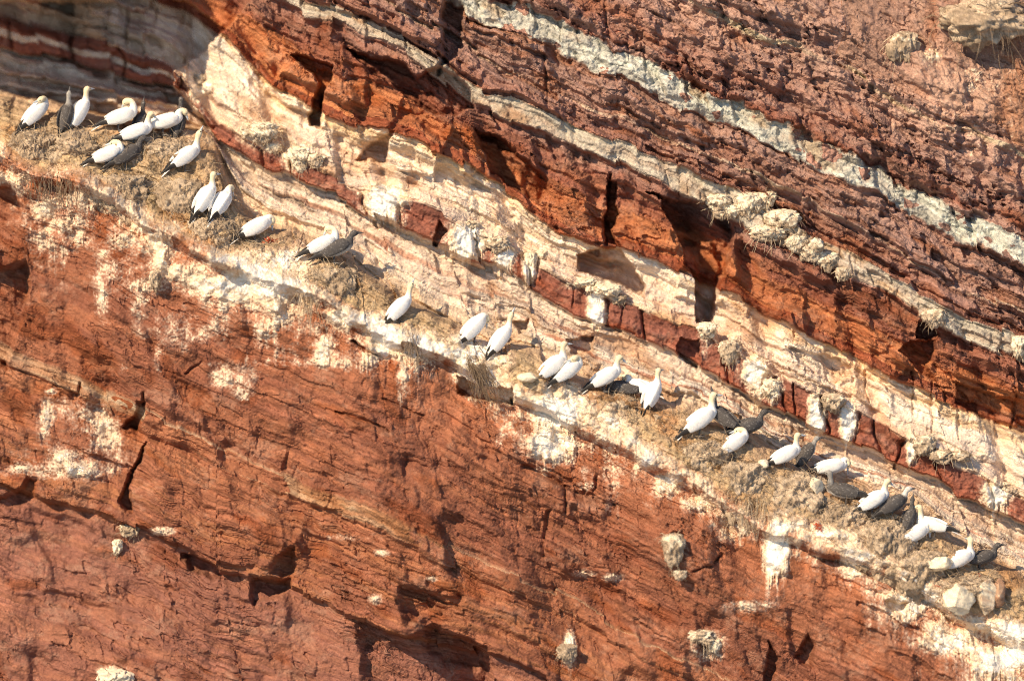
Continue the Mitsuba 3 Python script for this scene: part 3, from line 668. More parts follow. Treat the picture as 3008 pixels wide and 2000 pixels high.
# ---------------------------------------------------------------- plumage, weed, stone
def adult_colour(p, n, uv):
    base = mix(mi.Color3f(0.86, 0.845, 0.81), mi.Color3f(0.78, 0.66, 0.43), smoothstep(0.0, 1.0, uv.x))
    soil = smoothstep(0.55, 0.8, noise(p.x * 14, p.y * 14, p.z * 14) * 0.6 + 0.4 * noise(p.x * 50, p.y * 50, p.z * 40))
    vane = noise(p.x * 90 + p.z * 60, p.y * 60, p.z * 30)
    return mix(base * (0.86 + 0.2 * vane), mi.Color3f(0.52, 0.45, 0.36), soil * 0.22)


def juvenile_colour(p, n, uv):
    speck = smoothstep(0.62, 0.80, noise(p.x * 75, p.y * 75, p.z * 75) * 0.7 + 0.3 * noise(p.x * 30, p.y * 30, p.z * 30))
    dark = mix(mi.Color3f(0.088, 0.080, 0.077), mi.Color3f(0.36, 0.34, 0.32), speck * 0.65)
    return mix(dark, mi.Color3f(0.60, 0.57, 0.52) * (0.8 + 0.3 * noise(p.x * 40, p.y * 40, p.z * 40)), smoothstep(0.0, 1.0, uv.x))


def weed_colour(p, n, uv):
    a = fbm(p.x * 5, p.y * 5, p.z * 5)
    fib = noise(p.x * 60 + p.z * 25, p.y * 30, p.z * 14)
    c = mix(mi.Color3f(0.47, 0.365, 0.26), mi.Color3f(0.32, 0.24, 0.165), smoothstep(0.4, 0.65, a)) * (0.68 + 0.6 * fib)
    lime = smoothstep(0.50, 0.72, uv.x + 0.5 * (noise(p.x * 14, p.y * 14, p.z * 11) - 0.5) + 0.3 * (noise(p.x * 45, p.y * 45, p.z * 30) - 0.5))
    return mix(c, mi.Color3f(0.76, 0.66, 0.49) * (0.78 + 0.35 * noise(p.x * 30, p.y * 30, p.z * 30)), lime)


def stone_colour(p, n, uv):
    band = noise(uv.x * 3 + p.x * 3, p.z * 22 + p.x * 9, p.y * 6)
    c = mix(mi.Color3f(0.80, 0.69, 0.51), mi.Color3f(0.38, 0.22, 0.14), smoothstep(0.2, 0.8, uv.x + 0.5 * (band - 0.5)))
    return c * (0.75 + 0.4 * noise(p.x * 20, p.y * 20, p.z * 20))


scene['white_plumage'] = {'type': 'twosided', 'bsdf': {'type': 'diffuse', 'reflectance': mikit.proc(adult_colour)}}
scene['dark_plumage'] = {'type': 'twosided', 'bsdf': {'type': 'diffuse', 'reflectance': mikit.proc(juvenile_colour)}}
scene['black_feather'] = {'type': 'twosided', 'bsdf': {'type': 'principled', 'base_color': {'type': 'rgb', 'value': [0.022, 0.019, 0.018]}, 'roughness': 0.55}}
scene['bill_horn'] = {'type': 'twosided', 'bsdf': {'type': 'principled', 'base_color': {'type': 'rgb', 'value': [0.42, 0.46, 0.50]}, 'roughness': 0.4}}
scene['dark_horn'] = {'type': 'twosided', 'bsdf': {'type': 'principled', 'base_color': {'type': 'rgb', 'value': [0.07, 0.065, 0.065]}, 'roughness': 0.45}}
scene['weed'] = {'type': 'twosided', 'bsdf': {'type': 'diffuse', 'reflectance': mikit.proc(weed_colour)}}
scene['straw'] = {'type': 'twosided', 'bsdf': {'type': 'diffuse', 'reflectance': {'type': 'rgb', 'value': [0.47, 0.37, 0.255]}}}
scene['dark_straw'] = {'type': 'twosided', 'bsdf': {'type': 'diffuse', 'reflectance': {'type': 'rgb', 'value': [0.24, 0.175, 0.12]}}}
scene['net'] = {'type': 'twosided', 'bsdf': {'type': 'diffuse', 'reflectance': {'type': 'rgb', 'value': [0.48, 0.09, 0.045]}}}
scene['stone'] = {'type': 'twosided', 'bsdf': {'type': 'diffuse', 'reflectance': mikit.proc(stone_colour)}}


# ---------------------------------------------------------------- weed: nests, mounds, hanging bundles
def strands(points, dirs, lengths, radius, rng, droop=0.5, curl=0.35):
    """Loose stalks: thin three-sided curved rods."""
    vs, fs, n0 = [], [], 0
    for p, d, L in zip(points, dirs, lengths):
        m = 5
        pts = [np.array(p, float)]
        d = np.array(d, float) / (np.linalg.norm(d) + 1e-9)
        for _ in range(m - 1):
            d = d + rng.normal(size=3) * curl * 0.5 + np.array([0, 0, -droop * 0.4])
            d /= np.linalg.norm(d)
            pts.append(pts[-1] + d * L / (m - 1))
        pts = np.array(pts)
        tan = np.gradient(pts, axis=0)
        tan /= np.linalg.norm(tan, axis=1, keepdims=True)
        s = np.cross(tan, [0.3, 0.2, 0.93])
        s /= np.linalg.norm(s, axis=1, keepdims=True) + 1e-9
        n = np.cross(tan, s)
        r = radius * np.array([0.8, 1, 1, 0.8, 0.35])[:, None]
        ring = np.stack([pts + r * (math.cos(a) * s + math.sin(a) * n) for a in (0, 2.094, 4.189)], 1)
        vs.append(ring.reshape(-1, 3))
        for i in range(m - 1):
            for j in range(3):
                k = (j + 1) % 3
                p0, p1, p2, p3 = n0 + i * 3 + j, n0 + i * 3 + k, n0 + i * 3 + 3 + j, n0 + i * 3 + 3 + k
                fs += [(p0, p1, p3), (p0, p3, p2)]
        n0 += m * 3
    return np.concatenate(vs), np.array(fs)


ICO5, ICO4, ICO3 = trimesh.creation.icosphere(subdivisions=5), trimesh.creation.icosphere(subdivisions=4), trimesh.creation.icosphere(subdivisions=3)


def lump(center, r, rng, rough=0.25, freq=2.2, ico=ICO4, hang=0.0, flat=0.0):
    v = np.array(ico.vertices)
    o = rng.random(3) * 50
    n1 = meshkit.fbm(v * freq + o, 4) - 0.5
    n2 = meshkit.fbm(v * np.array([9, 9, 3]) + o, 2) - 0.5
    v = v * (1 + rough * 2 * n1 + rough * 0.7 * n2)[:, None]
    if flat:
        v[:, 2] = np.where(v[:, 2] > flat, flat + (v[:, 2] - flat) * 0.35, v[:, 2])
    v[:, 2] = np.where(v[:, 2] < 0, v[:, 2] * (1 + hang * (0.5 + 1.6 * (meshkit.noise(v * np.array([5, 5, 0]) + o)))), v[:, 2])
    return v * np.asarray(r) + np.asarray(center), np.array(ico.faces)


def nest(vx, vy, hw, hh, lime, label, seed, name='nest', group=None, hang=0.3, straw=60, out=0.25, cat='nest', dark=False, lumps=1):
    """A clump of weed and droppings stuck to the face; half width and half height in survey units."""
    rng = np.random.default_rng(seed)
    r = np.array([hw * K * 0.98, max(hw, hh) * K * 0.75, hh * K * 0.9])
    c = spot(vx, vy) + OUT * (r[1] * out)
    t = thing(name, label, cat, group or 'nests stuck to the cliff face')
    ms = [lump(c, r, rng, 0.42, 2.3, ICO4, hang, 0.6)]
    for q in range(lumps - 1):
        o = rng.normal(size=3) * r * np.array([0.7, 0.25, 0.55])
        ms.append(lump(c + o, r * (0.45 + 0.3 * rng.random()), rng, 0.42, 2.3, ICO3, hang))
    m = trimesh.util.concatenate([trimesh.Trimesh(*q, process=False) for q in ms])
    nz = np.clip((m.vertices[:, 2] - c[2]) / r[2], -2, 1.2)
    uv = np.stack([lime + 0.12 + 0.14 * nz, nz], 1)
    part(t, 'clump', mikit.ply(m, 'weed', smooth=True, uv=uv))
    if straw:
        pts = m.vertices[rng.integers(0, len(m.vertices), straw)]
        d = (pts - c) / r
        part(t, 'straws', mikit.ply(strands(pts - d * r * 0.05, d * 0.6 + rng.normal(size=d.shape) * 0.6, hw * K * (0.5 + 0.8 * rng.random(straw)), 0.0045, rng, 0.9), 'dark_straw' if dark else 'straw'), kind='stuff')
    return t


def mound(vx, vy, hw, hh, label, seed, lime=0.2, straw=110, drop=0.95, back=-0.05):
    """A big nest of seaweed on the ledge: its top lies at the survey point."""
    rng = np.random.default_rng(seed)
    r = np.array([hw * K * 1.15, hw * K * 0.85, hh * K * 1.0])
    top = spot(vx, vy)
    c = top - np.array([0, -back * r[1], drop * r[2]])
    t = thing('nest_mound', label, 'nest', 'weed nests along the ledge')
    v, f = lump(c, r, rng, 0.30, 2.6, ICO5, 0.45, 0.7)
    o9 = rng.random(3) * 40
    v = v + ((v - c) / np.linalg.norm(v - c, axis=1, keepdims=True)) * ((meshkit.noise(v * np.array([60, 60, 16]) + o9) - 0.5) * 0.05 + (meshkit.fbm(v * 11 + o9, 3) - 0.5) * 0.10)[:, None]
    nz = (v[:, 2] - c[2]) / r[2]
    uv = np.stack([lime + 0.16 * (-nz) * 0.5 + 0 * nz, nz], 1)
    part(t, 'heap', mikit.ply((v, f), 'weed', smooth=True, uv=uv))
    pts = v[rng.integers(0, len(v), straw * 2)]
    d = (pts - c) / r
    keep = (d[:, 2] > -0.5) & (d[:, 1] < 0.5)
    pts, d = pts[keep][:straw], d[keep][:straw]
    tang = np.cross(d, rng.normal(size=d.shape))
    length = 0.10 + 0.24 * rng.random(len(pts))
    half = len(pts) // 2
    part(t, 'straws', mikit.ply(strands(pts[:half] + d[:half] * 0.01, tang[:half] + d[:half] * 0.3, length[:half], 0.0038, rng, 0.5, 0.6), 'straw'), kind='stuff')
    part(t, 'stalks', mikit.ply(strands(pts[half:] + d[half:] * 0.01, tang[half:] + d[half:] * 0.3, length[half:], 0.0042, rng, 0.6, 0.6), 'dark_straw'), kind='stuff')
    return t


MOUNDS = [
    (75, 292, 52, 46, 'weed nest under the leftmost white bird'), (165, 288, 66, 60, 'broad brown weed nest under the second white bird from the left'), (290, 300, 70, 46, 'low weed nest under the white bird preening its back at upper left'),
    (378, 312, 62, 40, 'flat weed nest at the foot of the shaded wall, upper left'), (275, 388, 70, 66, 'tall brown weed nest under the grey young bird at upper left'), (412, 392, 70, 92, 'largest drooping weed nest, under the white bird pointing its bill up'),
    (490, 498, 52, 44, 'weed nest under the pair of white birds beside the pink wall'), (592, 556, 40, 32, 'dark small weed nest under the single hunched white bird'), (762, 606, 56, 62, 'weed nest with a long hanging beard under the dark young bird'),
    (1505, 938, 66, 52, 'weed nest under the white bird seen from behind, right of the ledge middle'), (1405, 905, 60, 44, 'weed nest under the white bird with a dark chick lying beside it'), (1612, 1005, 58, 48, 'weed nest under the largest white bird'),
    (1695, 1050, 62, 66, 'weed nest under the white bird with its head tucked, right of the largest bird'), (1815, 1075, 78, 74, 'wide straw nest under the white bird and its pale bellied young'), (1930, 1152, 58, 52, 'weed nest under the speckled young bird facing left'),
    (2030, 1185, 64, 60, 'weed nest under the white headed dark bird'), (2100, 1254, 66, 48, 'weed nest under the two white birds facing each other, lower right'), (2200, 1316, 66, 24, 'weed nest behind the two boulders, lower right'),
]
for i, (vx, vy, hw, hh, lab) in enumerate(MOUNDS):
    mound(vx, vy, hw, hh, lab, 300 + i, lime=0.14 + 0.1 * ((i * 7) % 3), straw=240)

NESTS = [  # x, y, half width, half height, lime, label, lumps
    (1146, 558, 28, 20, 0.38, 'small weed nest at the left end of the red blocks, above a white stain', 2), (1085, 516, 18, 10, 0.5, 'flat whitened nest on the cream ledge, leftmost above the red blocks', 1),
    (1221, 596, 16, 27, 0.75, 'tall whitewashed nest clinging to the corner of a red block', 2), (1248, 584, 14, 15, 0.5, 'small round tan nest beside the tall whitewashed nest', 1),
    (1345, 647, 30, 12, 0.62, 'flat cream nest ledge, left half of the pair under the round alcove', 2), (1398, 664, 32, 16, 0.58, 'bulging cream nest above the brightest white streak', 2), (1424, 686, 18, 12, 0.2, 'dark underside clump of weed right of the brightest white streak', 1),
    (1628, 756, 22, 20, 0.60, 'white topped nest in the corner under the tall dark recess', 1), (1679, 802, 24, 28, 0.38, 'shaggy weed nest on the middle of the red band', 2), (1776, 888, 20, 22, 0.58, 'cream nest on a red block right of the shaggy nest', 1),
    (1916, 920, 28, 22, 0.28, 'brown nest between two white streaks on the red band', 2), (2126, 1018, 26, 26, 0.42, 'grey brown nest, left one of two on the right part of the red band', 2), (2166, 1046, 30, 17, 0.32, 'brown nest, right one of two on the right part of the red band', 2), (2320, 1127, 30, 15, 0.36, 'nest above a white stain at the right end of the red band', 2),
    (1655, 462, 28, 22, 0.52, 'leftmost clump of the big cream nest cluster', 2), (1690, 482, 26, 18, 0.50, 'low clump in the big cream nest cluster', 1), (1724, 468, 28, 34, 0.52, 'tall double clump near the top of the big cream nest cluster', 2), (1762, 456, 26, 20, 0.54, 'upper right clump of the big cream nest cluster', 2),
    (1777, 442, 15, 13, 0.40, 'small round ball of weed on top of the big nest cluster', 1), (1802, 503, 38, 28, 0.50, 'large smooth bulging nest in the middle of the big cluster', 2), (1772, 532, 40, 20, 0.48, 'ragged base of the big nest cluster', 2), (1832, 556, 24, 20, 0.50, 'nest just below the bulging one in the cluster', 1),
    (1866, 576, 26, 25, 0.46, 'grey nest on the lower tail of the big cluster', 2), (1906, 596, 28, 23, 0.48, 'last big nest at the lower right of the cluster', 2), (1940, 627, 18, 18, 0.48, 'small lump where the nest cluster ends on the pale bed', 1),
    (2150, 727, 25, 24, 0.42, 'single tan nest above the dark hollow on the pale bed', 2), (2345, 792, 20, 30, 0.52, 'cream nest at the right edge of the picture on the pale bed', 2),
    (1546, 1249, 26, 38, 0.34, 'yellowish egg shaped nest alone on the red lower cliff', 1), (1562, 1314, 16, 12, 0.4, 'small lump below the yellowish nest', 1), (1304, 1490, 22, 20, 0.25, 'dark nest with a white streak near the bottom edge', 1),
    (1608, 1454, 32, 16, 0.40, 'pale nest on the lower right red cliff', 2), (1642, 1476, 16, 18, 0.72, 'white lump right of the pale nest on the lower cliff', 1), (298, 1216, 24, 17, 0.38, 'greyish nest in the gully on the lower left cliff', 1), (270, 1255, 12, 20, 0.66, 'thin white lump just below the greyish gully nest', 1),
    (264, 1556, 36, 28, 0.62, 'whitened nest cut by the bottom edge at lower left', 2), (362, 640, 14, 24, 0.30, 'dark hanging nest on the red wall below the left ledge', 1), (606, 298, 32, 26, 0.52, 'straw coloured nest on the cream buttress at upper left', 2), (628, 336, 18, 14, 0.66, 'small white nest below the straw coloured one', 1),
    (690, 354, 26, 24, 0.66, 'whitened nest on the cream bed right of the buttress', 2), (728, 366, 20, 17, 0.4, 'weed nest touching the whitened one', 1), (2250, 48, 96, 46, 0.14, 'large grassy clump at the top right corner', 5), (2080, 100, 32, 36, 0.28, 'round dry tuft left of the grassy clump, top right', 2), (448, 176, 20, 16, 0.40, 'nest in a hollow of the lit buttress nose', 1),
]
for i, (vx, vy, hw, hh, lime, lab, nl) in enumerate(NESTS):
    nest(vx, vy, hw, hh, lime, lab, 500 + i, hang=0.25, straw=int(12 + hw * hh * 0.03), lumps=nl, dark=(i % 3 == 1))

# bundles of rope and weed that hang over the edge
for i, (x0, y0, x1, L, dx, n, mat_, lab) in enumerate([
        (1072, 838, 1120, 0.62, 0.45, 90, 'dark_straw', 'dark bundle of stalks trailing down to the right under the whitened edge'), (938, 776, 968, 0.42, 0.05, 45, 'dark_straw', 'dark stalks hanging below the lone stretching bird'),
        (705, 640, 730, 0.75, -0.03, 60, 'straw', 'long brown beard of weed at the left of the bearded nest'), (1690, 1150, 1760, 0.55, 0.1, 60, 'straw', 'curly straw trailing from the wide straw nest'), (60, 400, 200, 0.5, 0.05, 90, 'dark_straw', 'grey stalks hanging under the leftmost nests')]):
    rng = np.random.default_rng(700 + i)
    t = thing('hanging_weed', lab, 'seaweed', kind='stuff')
    pts = np.array([spot(x0 + (x1 - x0) * u, y0 + 12 * rng.normal(), 0.03) for u in rng.random(n)])
    d = np.stack([dx + 0.15 * rng.normal(size=n), -0.25 + 0.1 * rng.normal(size=n), -0.7 + 0.1 * rng.normal(size=n)], 1)
    scene[t] = mikit.ply(strands(pts, d, L * (0.5 + 0.6 * rng.random(n)), 0.005, rng, 0.35, 0.22), mat_)

# loose straw matted over the ledge
rng = np.random.default_rng(77)
n = 1500
lx = rng.uniform(20, 2340, n)
lf = rng.beta(1.4, 1.6, n)
ly = c_back(lx) * (1 - lf) + c_rim(lx) * lf
ok = (vn(sx(lx) * 1.5, sw(ly) * 1.5, 90) > -0.25)
lx, ly = lx[ok], ly[ok]
pts = np.array([spot(a, b, 0.006) for a, b in zip(lx, ly)])
d = np.stack([rng.normal(size=len(lx)), -0.3 + 0.3 * rng.normal(size=len(lx)), -0.4 + 0.5 * rng.normal(size=len(lx))], 1)
labels[part('cliff', 'loose_straw', mikit.ply(strands(pts, d, 0.06 + 0.16 * rng.random(len(lx)), 0.004, rng, 0.3), 'straw'), kind='stuff')]['kind'] = 'stuff'

# scraps of red fishing net woven into the nests
for i, (vx, vy, lab) in enumerate([(622, 553, 'scrap of red net beside the small dark nest, upper left'), (1876, 1206, 'scrap of red net below the wide straw nest'), (2028, 1226, 'strand of red net hanging under the white headed dark bird'),
                                   (2168, 1347, 'scrap of red net left of the cream boulder'), (2242, 1325, 'scrap of red net above the brown boulder'), (1645, 1040, 'red fibres at the tail of the tucked white bird')]):
    rng = np.random.default_rng(800 + i)
    t = thing('net_scrap', lab, 'net', 'red net scraps in the nests')
    c = spot(vx, vy, 0.05)
    m = 16
    scene[t] = mikit.ply(strands(c + rng.normal(size=(m, 3)) * 0.025, rng.normal(size=(m, 3)), 0.08 + 0.10 * rng.random(m), 0.006, rng, 0.5, 0.9), 'net')

# boulders lying on the ledge
import manifold3d


def boulder(vx, vy, hw, hh, dark, label, seed, lift=0.75):
    rng = np.random.default_rng(seed)
    pts = rng.normal(size=(20, 3))
    pts /= np.linalg.norm(pts, axis=1, keepdims=True)
    pts = pts * np.array([hw, (hw + hh) / 2, hh]) * K
    hull = manifold3d.Manifold.hull_points(pts.tolist())
    hull = hull.refine_to_length(0.02).to_mesh()
    v, f = np.array(hull.vert_properties[:, :3]), np.array(hull.tri_verts)
    v = v * (1 + 0.30 * (meshkit.fbm(v * 8 + seed, 4) - 0.5))[:, None]
    c = spot(vx, vy) + OUT * lift * hw * K
    t = thing('boulder', label, 'boulder', 'loose stones on the ledge')
    scene[t] = mikit.ply((v + c, f), 'stone', uv=np.stack([np.full(len(v), dark), v[:, 2]], 1))


boulder(2196, 1372, 38, 40, 0.0, 'cream angular boulder on the ledge at lower right', 901)
boulder(2260, 1366, 28, 44, 0.42, 'brown layered boulder next to the cream one', 902)
boulder(2288, 1360, 20, 38, 0.8, 'dark brown slab leaning on the right of the layered boulder', 906)
boulder(1870, 1118, 22, 24, 0.1, 'tan boulder left of the speckled young bird', 903)
boulder(2148, 1288, 40, 22, 0.1, 'cream flat boulder under the two white birds facing each other', 904)
boulder(1752, 1066, 15, 13, 0.1, 'small pale stone behind the tail of a white bird, right half of the ledge', 905)
boulder(1215, 868, 26, 12, 0.25, 'flat yellowish stone left of the pair of white birds in mid ledge', 907)

# ---------------------------------------------------------------- the birds
POSES = {  # neck joints, head (forward, up, to the bird's left; from the shoulder), bill direction
    'alert': ([(0.05, 0.085, 0), (0.055, 0.175, 0)], (0.085, 0.255, 0), (1, -0.08, 0)),
    'sky': ([(0.06, 0.085, 0), (0.085, 0.19, 0)], (0.115, 0.275, 0), (0.5, 0.87, 0)),
    'upright': ([(0.03, 0.09, 0), (0.03, 0.19, 0)], (0.05, 0.275, 0), (0.25, 0.97, 0)),
    'look_down': ([(0.05, 0.085, 0), (0.07, 0.17, 0)], (0.115, 0.225, 0), (0.75, -0.66, 0)),
    'bow': ([(0.07, 0.09, 0), (0.13, 0.13, 0)], (0.175, 0.09, 0), (0.35, -0.94, 0)),
    'arch': ([(0.07, 0.10, 0), (0.03, 0.19, 0.02)], (-0.055, 0.165, 0.07), (-0.5, -0.85, 0.1)),
    'tuck': ([(0.06, 0.07, 0.0), (0.03, 0.125, 0.02)], (-0.05, 0.105, 0.06), (-0.95, -0.25, 0.1)),
    'tuck_right': ([(0.06, 0.07, 0.0), (0.03, 0.125, -0.02)], (-0.05, 0.105, -0.06), (-0.95, -0.25, -0.1)),
    'breast': ([(0.08, 0.07, 0), (0.125, 0.06, 0)], (0.13, -0.01, 0), (0.0, -1, 0)),
    'fwd': ([(0.07, 0.07, 0), (0.10, 0.135, 0)], (0.15, 0.175, 0), (1, 0.02, 0)),
    'back_left': ([(0.05, 0.085, 0), (0.055, 0.175, 0)], (0.06, 0.25, 0.03), (-0.3, -0.1, 1)),
}


def gannet(vx, vy, yaw, pitch, pose, label, young=False, size=1.0, legs=True, white_head=False, pale=0.5, sink=0.0, grey=0.0):
    ph, ya = math.radians(pitch * 0.84), math.radians(yaw * (0.72 if yaw < 110 else 1.0))
    u, v_ = np.array([math.cos(ph), 0, math.sin(ph)]), np.array([-math.sin(ph), 0, math.cos(ph)])
    Y = np.array([0, 1.0, 0])
    M = np.array([0, 0, 0.115 + 0.10 * math.cos(ph) + 0.05 * math.sin(ph)]) if legs else np.array([0, 0, 0.09])
    tail0, sh = M - 0.23 * u, M + 0.20 * u
    neck, head, bd = POSES[pose]
    neck = [sh + np.array([q[0], q[2], q[1]]) for q in neck]
    head = sh + np.array([head[0], head[2], head[1]])
    bd = np.array([bd[0], bd[2], bd[1]])
    bd = bd / np.linalg.norm(bd)
    body = [tail0 - 0.05 * u, tail0, M - 0.10 * u - 0.012 * v_, M + 0.03 * u - 0.016 * v_, M + 0.14 * u - 0.008 * v_, sh + 0.055 * u + 0.0 * v_] + [neck[0], neck[1], head - 0.012 * bd, head + 0.035 * bd, head + 0.06 * bd]
    ra = [0.02, 0.052, 0.095, 0.116, 0.110, 0.084, 0.058, 0.041, 0.050, 0.036, 0.017]
    rb = [0.02, 0.048, 0.092, 0.120, 0.122, 0.094, 0.059, 0.043, 0.055, 0.038, 0.019]
    bv, bf, bt = sweep(body, ra, rb, 20, 46)
    d = np.concatenate([[0], np.cumsum(np.linalg.norm(np.diff(np.array(body), axis=0), axis=1))])
    tn, th = d[6] / d[-1], d[7] / d[-1]
    plum = 'dark_plumage' if young else 'white_plumage'
    if young:
        below = ((bv - M) @ v_)
        uvx = np.clip(pale * sstep(0.00, -0.09, below) * (bt < tn), 0, 1) + grey * sstep(tn - 0.12, tn + 0.05, bt)
        if white_head:
            uvx = np.maximum(uvx, sstep(tn - 0.05, tn + 0.03, bt))
    else:
        uvx = 0.85 * sstep(tn - 0.06, th + 0.03, bt)
    name = 'young_gannet' if young else 'white_gannet'
    t = thing(name, label, 'bird', 'dark young birds on the nesting ledge' if young else 'white birds on the nesting ledge')
    base = spot(vx, vy) - np.array([0, 0, sink])
    R = np.array([[math.cos(ya), -math.sin(ya), 0], [math.sin(ya), math.cos(ya), 0], [0, 0, 1]])

    def put(v):
        return (v * size * 0.93) @ R.T + base

    part(t, 'body', mikit.ply((put(bv), bf), plum, smooth=True, uv=np.stack([uvx, bt], 1)))
    bs = head + 0.045 * bd
    w, f, _ = sweep([bs, bs + 0.05 * bd, bs + 0.105 * bd - np.array([0, 0, 0.004])], [0.020, 0.013, 0.004], [0.025, 0.016, 0.004], 10, 10, np.cross(bd, [0.1, 0.2, 1]) if abs(bd[1]) > 0.7 else Y)
    part(t, 'bill', mikit.ply((put(w), f), 'dark_horn' if young else 'bill_horn', smooth=True))
    for s in (1, -1):
        e = trimesh.creation.icosphere(subdivisions=1, radius=0.012)
        sd = np.cross(bd, np.cross(Y if abs(bd[1]) < 0.7 else np.array([0, 0, 1.0]), bd))
        part(t, 'eye', mikit.ply((put(e.vertices + head + 0.026 * bd + s * 0.034 * sd / np.linalg.norm(sd) + np.array([0, 0, 0.006])), e.faces), 'black_feather'))
    for s in (1, -1):
        pth = [sh + 0.05 * u + s * 0.070 * Y + 0.005 * v_, M + 0.13 * u + s * 0.116 * Y + 0.012 * v_, M - 0.02 * u + s * 0.122 * Y + 0.014 * v_, tail0 + 0.02 * u + s * 0.092 * Y + 0.016 * v_]
        w, f, tt = sweep(pth, [0.020, 0.026, 0.022, 0.014], [0.042, 0.082, 0.086, 0.055], 14, 20)
        wg = part(t, 'wing', mikit.ply((put(w), f), plum, smooth=True, uv=np.stack([0 * tt + (0.05 if young else 0), tt], 1)))
        pth = [tail0 + 0.15 * u + s * 0.118 * Y - 0.035 * v_, tail0 + 0.05 * u + s * 0.088 * Y + 0.0 * v_, tail0 - 0.03 * u + s * 0.058 * Y + 0.018 * v_, tail0 - 0.13 * u + s * 0.030 * Y + 0.012 * v_, tail0 - 0.24 * u + s * 0.012 * Y + 0.004 * v_]
        w, f, tt = sweep(pth, [0.006, 0.018, 0.015, 0.010, 0.003], [0.012, 0.046, 0.044, 0.026, 0.006], 10, 18)
        scene[wg + '__wing_tip'] = mikit.ply((put(w), f), 'black_feather', smooth=True)
    w, f, tt = sweep([tail0 + 0.03 * u, tail0 - 0.08 * u - 0.012 * v_, tail0 - 0.27 * u - 0.05 * v_], [0.050, 0.046, 0.008], [0.032, 0.014, 0.005], 12, 14)
    part(t, 'tail', mikit.ply((put(w), f), plum, smooth=True, uv=np.stack([0 * tt + (0.1 if young else 0), tt], 1)))
    if legs:
        for s in (1, -1):
            hip = M - 0.03 * u - 0.09 * v_ + s * 0.055 * Y
            foot = np.array([0.0, s * 0.06, 0.004])
            w1, f1_, _ = sweep([hip, (hip + foot) / 2 + np.array([-0.012, 0, 0]), foot, foot + np.array([0, 0, -0.02])], [0.020, 0.012, 0.010, 0.010], [0.020, 0.012, 0.010, 0.010], 8, 10, (1, 0, 0))
            w2 = foot + np.array([[-0.03, 0, 0], [0.085, 0.05, 0], [0.10, 0, 0], [0.08, -0.045, 0], [0, 0, 0.016]])
            f2_ = np.array([[0, 1, 4], [1, 2, 4], [2, 3, 4], [3, 0, 4], [0, 2, 1], [0, 3, 2]])
            part(t, 'leg', mikit.ply((put(np.vstack([w1, w2])), np.vstack([f1_, f2_ + len(w1)])), 'dark_horn'))
    return t


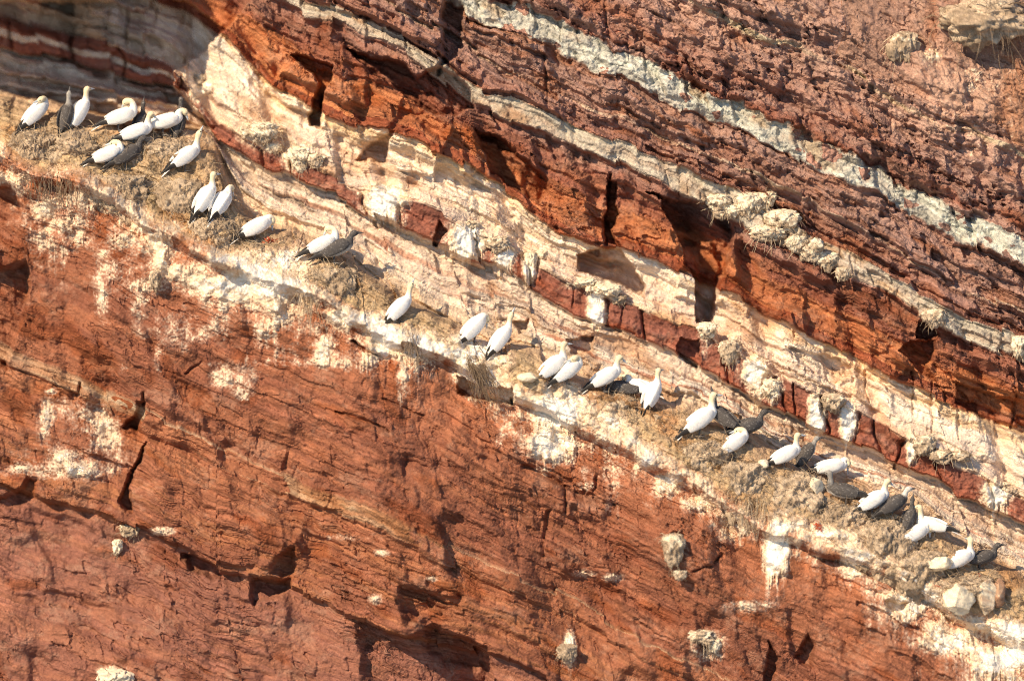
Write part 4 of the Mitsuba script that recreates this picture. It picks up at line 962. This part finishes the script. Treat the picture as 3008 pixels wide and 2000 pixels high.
A, J = False, True
BIRDS = [
    (78, 294, 35, 52, 'tuck_right', 'leftmost white bird, hunched with its head tucked', A, {}),
    (150, 286, 85, 70, 'upright', 'grey young bird pointing its bill straight up, far left', J, dict(grey=0.5, pale=0.4, size=0.85, sink=0.06)),
    (178, 294, 55, 62, 'alert', 'white bird standing tall with raised head, third from the left', A, {}),
    (272, 300, 18, 24, 'arch', 'white bird bending its neck back to preen, upper left', A, {}),
    (318, 300, 80, 62, 'upright', 'black young bird half hidden behind a white bird, upper left', J, dict(pale=0.0, size=0.8, sink=0.08)),
    (375, 310, 14, 18, 'bow', 'white bird bowing with thin legs visible, upper left', A, {}),
    (408, 302, 100, 66, 'alert', 'dark young bird standing right behind the bowing white bird', J, dict(pale=0.1, size=0.9, sink=0.05)),
    (308, 336, 16, 24, 'look_down', 'white bird looking right in front of the upper left group', A, {}),
    (245, 388, 14, 26, 'tuck', 'white bird with folded neck beside the grey young bird, upper left', A, {}),
    (288, 390, 25, 34, 'fwd', 'grey brown young bird leaning up to the right, upper left', J, dict(pale=0.1)),
    (424, 394, 35, 38, 'sky', 'white bird pointing its bill at the sky on the largest drooping nest', A, {}),
    (472, 492, 55, 60, 'alert', 'upright white bird of the pair beside the pink wall', A, {}),
    (510, 502, 80, 42, 'bow', 'white bird seen from behind, right one of the pair beside the pink wall', A, {}),
    (588, 556, 25, 32, 'breast', 'single hunched white bird on the small dark nest', A, {}),
    (740, 596, 14, 30, 'arch', 'white bird with its neck curled into a ring behind a dark young bird', A, {}),
    (772, 606, 8, 28, 'fwd', 'dark young bird in profile facing right on the bearded nest', J, dict(pale=0.75, size=1.02)),
    (918, 742, 38, 52, 'sky', 'lone white bird stretching its neck up to the right', A, dict(size=0.94)),
    (1088, 788, 45, 48, 'breast', 'plump white bird with hidden head above the whitest droppings', A, {}),
    (1150, 812, 45, 58, 'sky', 'white bird with upright neck next to the plump headless looking one', A, dict(size=0.95)),
    (1268, 876, 32, 44, 'alert', 'rear white bird of the close pair in mid ledge', A, {}),
    (1302, 886, 22, 42, 'tuck_right', 'front white bird of the close pair in mid ledge, black wing tips showing', A, {}),
    (1388, 900, 20, 36, 'look_down', 'white bird looking down to the right with a dark chick lying beside it', A, {}),
    (1442, 905, 170, 4, 'bow', 'dark chick lying flat between two white birds in mid ledge', J, dict(legs=False, pale=0.0)),
    (1476, 918, 150, 16, 'bow', 'white bird mostly hidden behind the one seen from behind', A, dict(size=0.9)),
    (1498, 938, 72, 60, 'alert', 'white bird standing tall seen from behind, right of mid ledge', A, dict(size=0.95)),
    (1604, 1002, 26, 42, 'alert', 'largest white bird with yellow nape touching bills with a dark young bird', A, dict(size=1.12)),
    (1668, 992, 165, 40, 'upright', 'dark young bird stretching its bill up to the largest white bird', J, dict(pale=0.7, grey=0.3)),
    (1682, 1050, 32, 36, 'tuck', 'white bird with yellow nape and tucked head, right of the largest bird', A, dict(size=0.98)),
    (1712, 1012, 20, 20, 'fwd', 'dark young bird peeping out behind the tucked white bird', J, dict(pale=0.1)),
    (1800, 1076, 22, 32, 'alert', 'white bird on the wide straw nest', A, dict(size=0.95)),
    (1850, 1074, 30, 58, 'fwd', 'small grey young bird with white belly on the wide straw nest', J, dict(pale=1.0, grey=0.45, size=0.85)),
    (1905, 1104, 12, 14, 'breast', 'white bird bending away behind the speckled young bird', A, {}),
    (1942, 1158, 172, 14, 'alert', 'speckled grey young bird facing left with white belly', J, dict(pale=0.9, grey=0.4)),
    (2000, 1182, 20, 34, 'look_down', 'white bird bowing its bill beside the white headed dark bird', A, {}),
    (2046, 1188, 18, 38, 'fwd', 'dark bird with a white head and black bill facing right', J, dict(white_head=True, pale=0.1, size=0.92)),
    (2082, 1220, 70, 62, 'upright', 'black young bird with bill raised behind the white birds, lower right', J, dict(pale=0.0, size=0.8)),
    (2092, 1258, 16, 32, 'breast', 'white bird with yellow head bent to its breast, lower right', A, {}),
    (2145, 1234, 172, 18, 'alert', 'white bird facing left behind the one bending its head, lower right', A, dict(size=0.95)),
    (2195, 1316, 24, 28, 'back_left', 'lowest white bird on the ledge, behind the boulders', A, {}),
    (2250, 1308, 10, 18, 'fwd', 'dark young bird beside the lowest white bird', J, dict(pale=0.2, size=0.9)),
]
for (vx, vy, yaw, pitch, pose, lab, young, more) in BIRDS:
    gannet(vx, vy, yaw, pitch, pose, lab, young, **more)
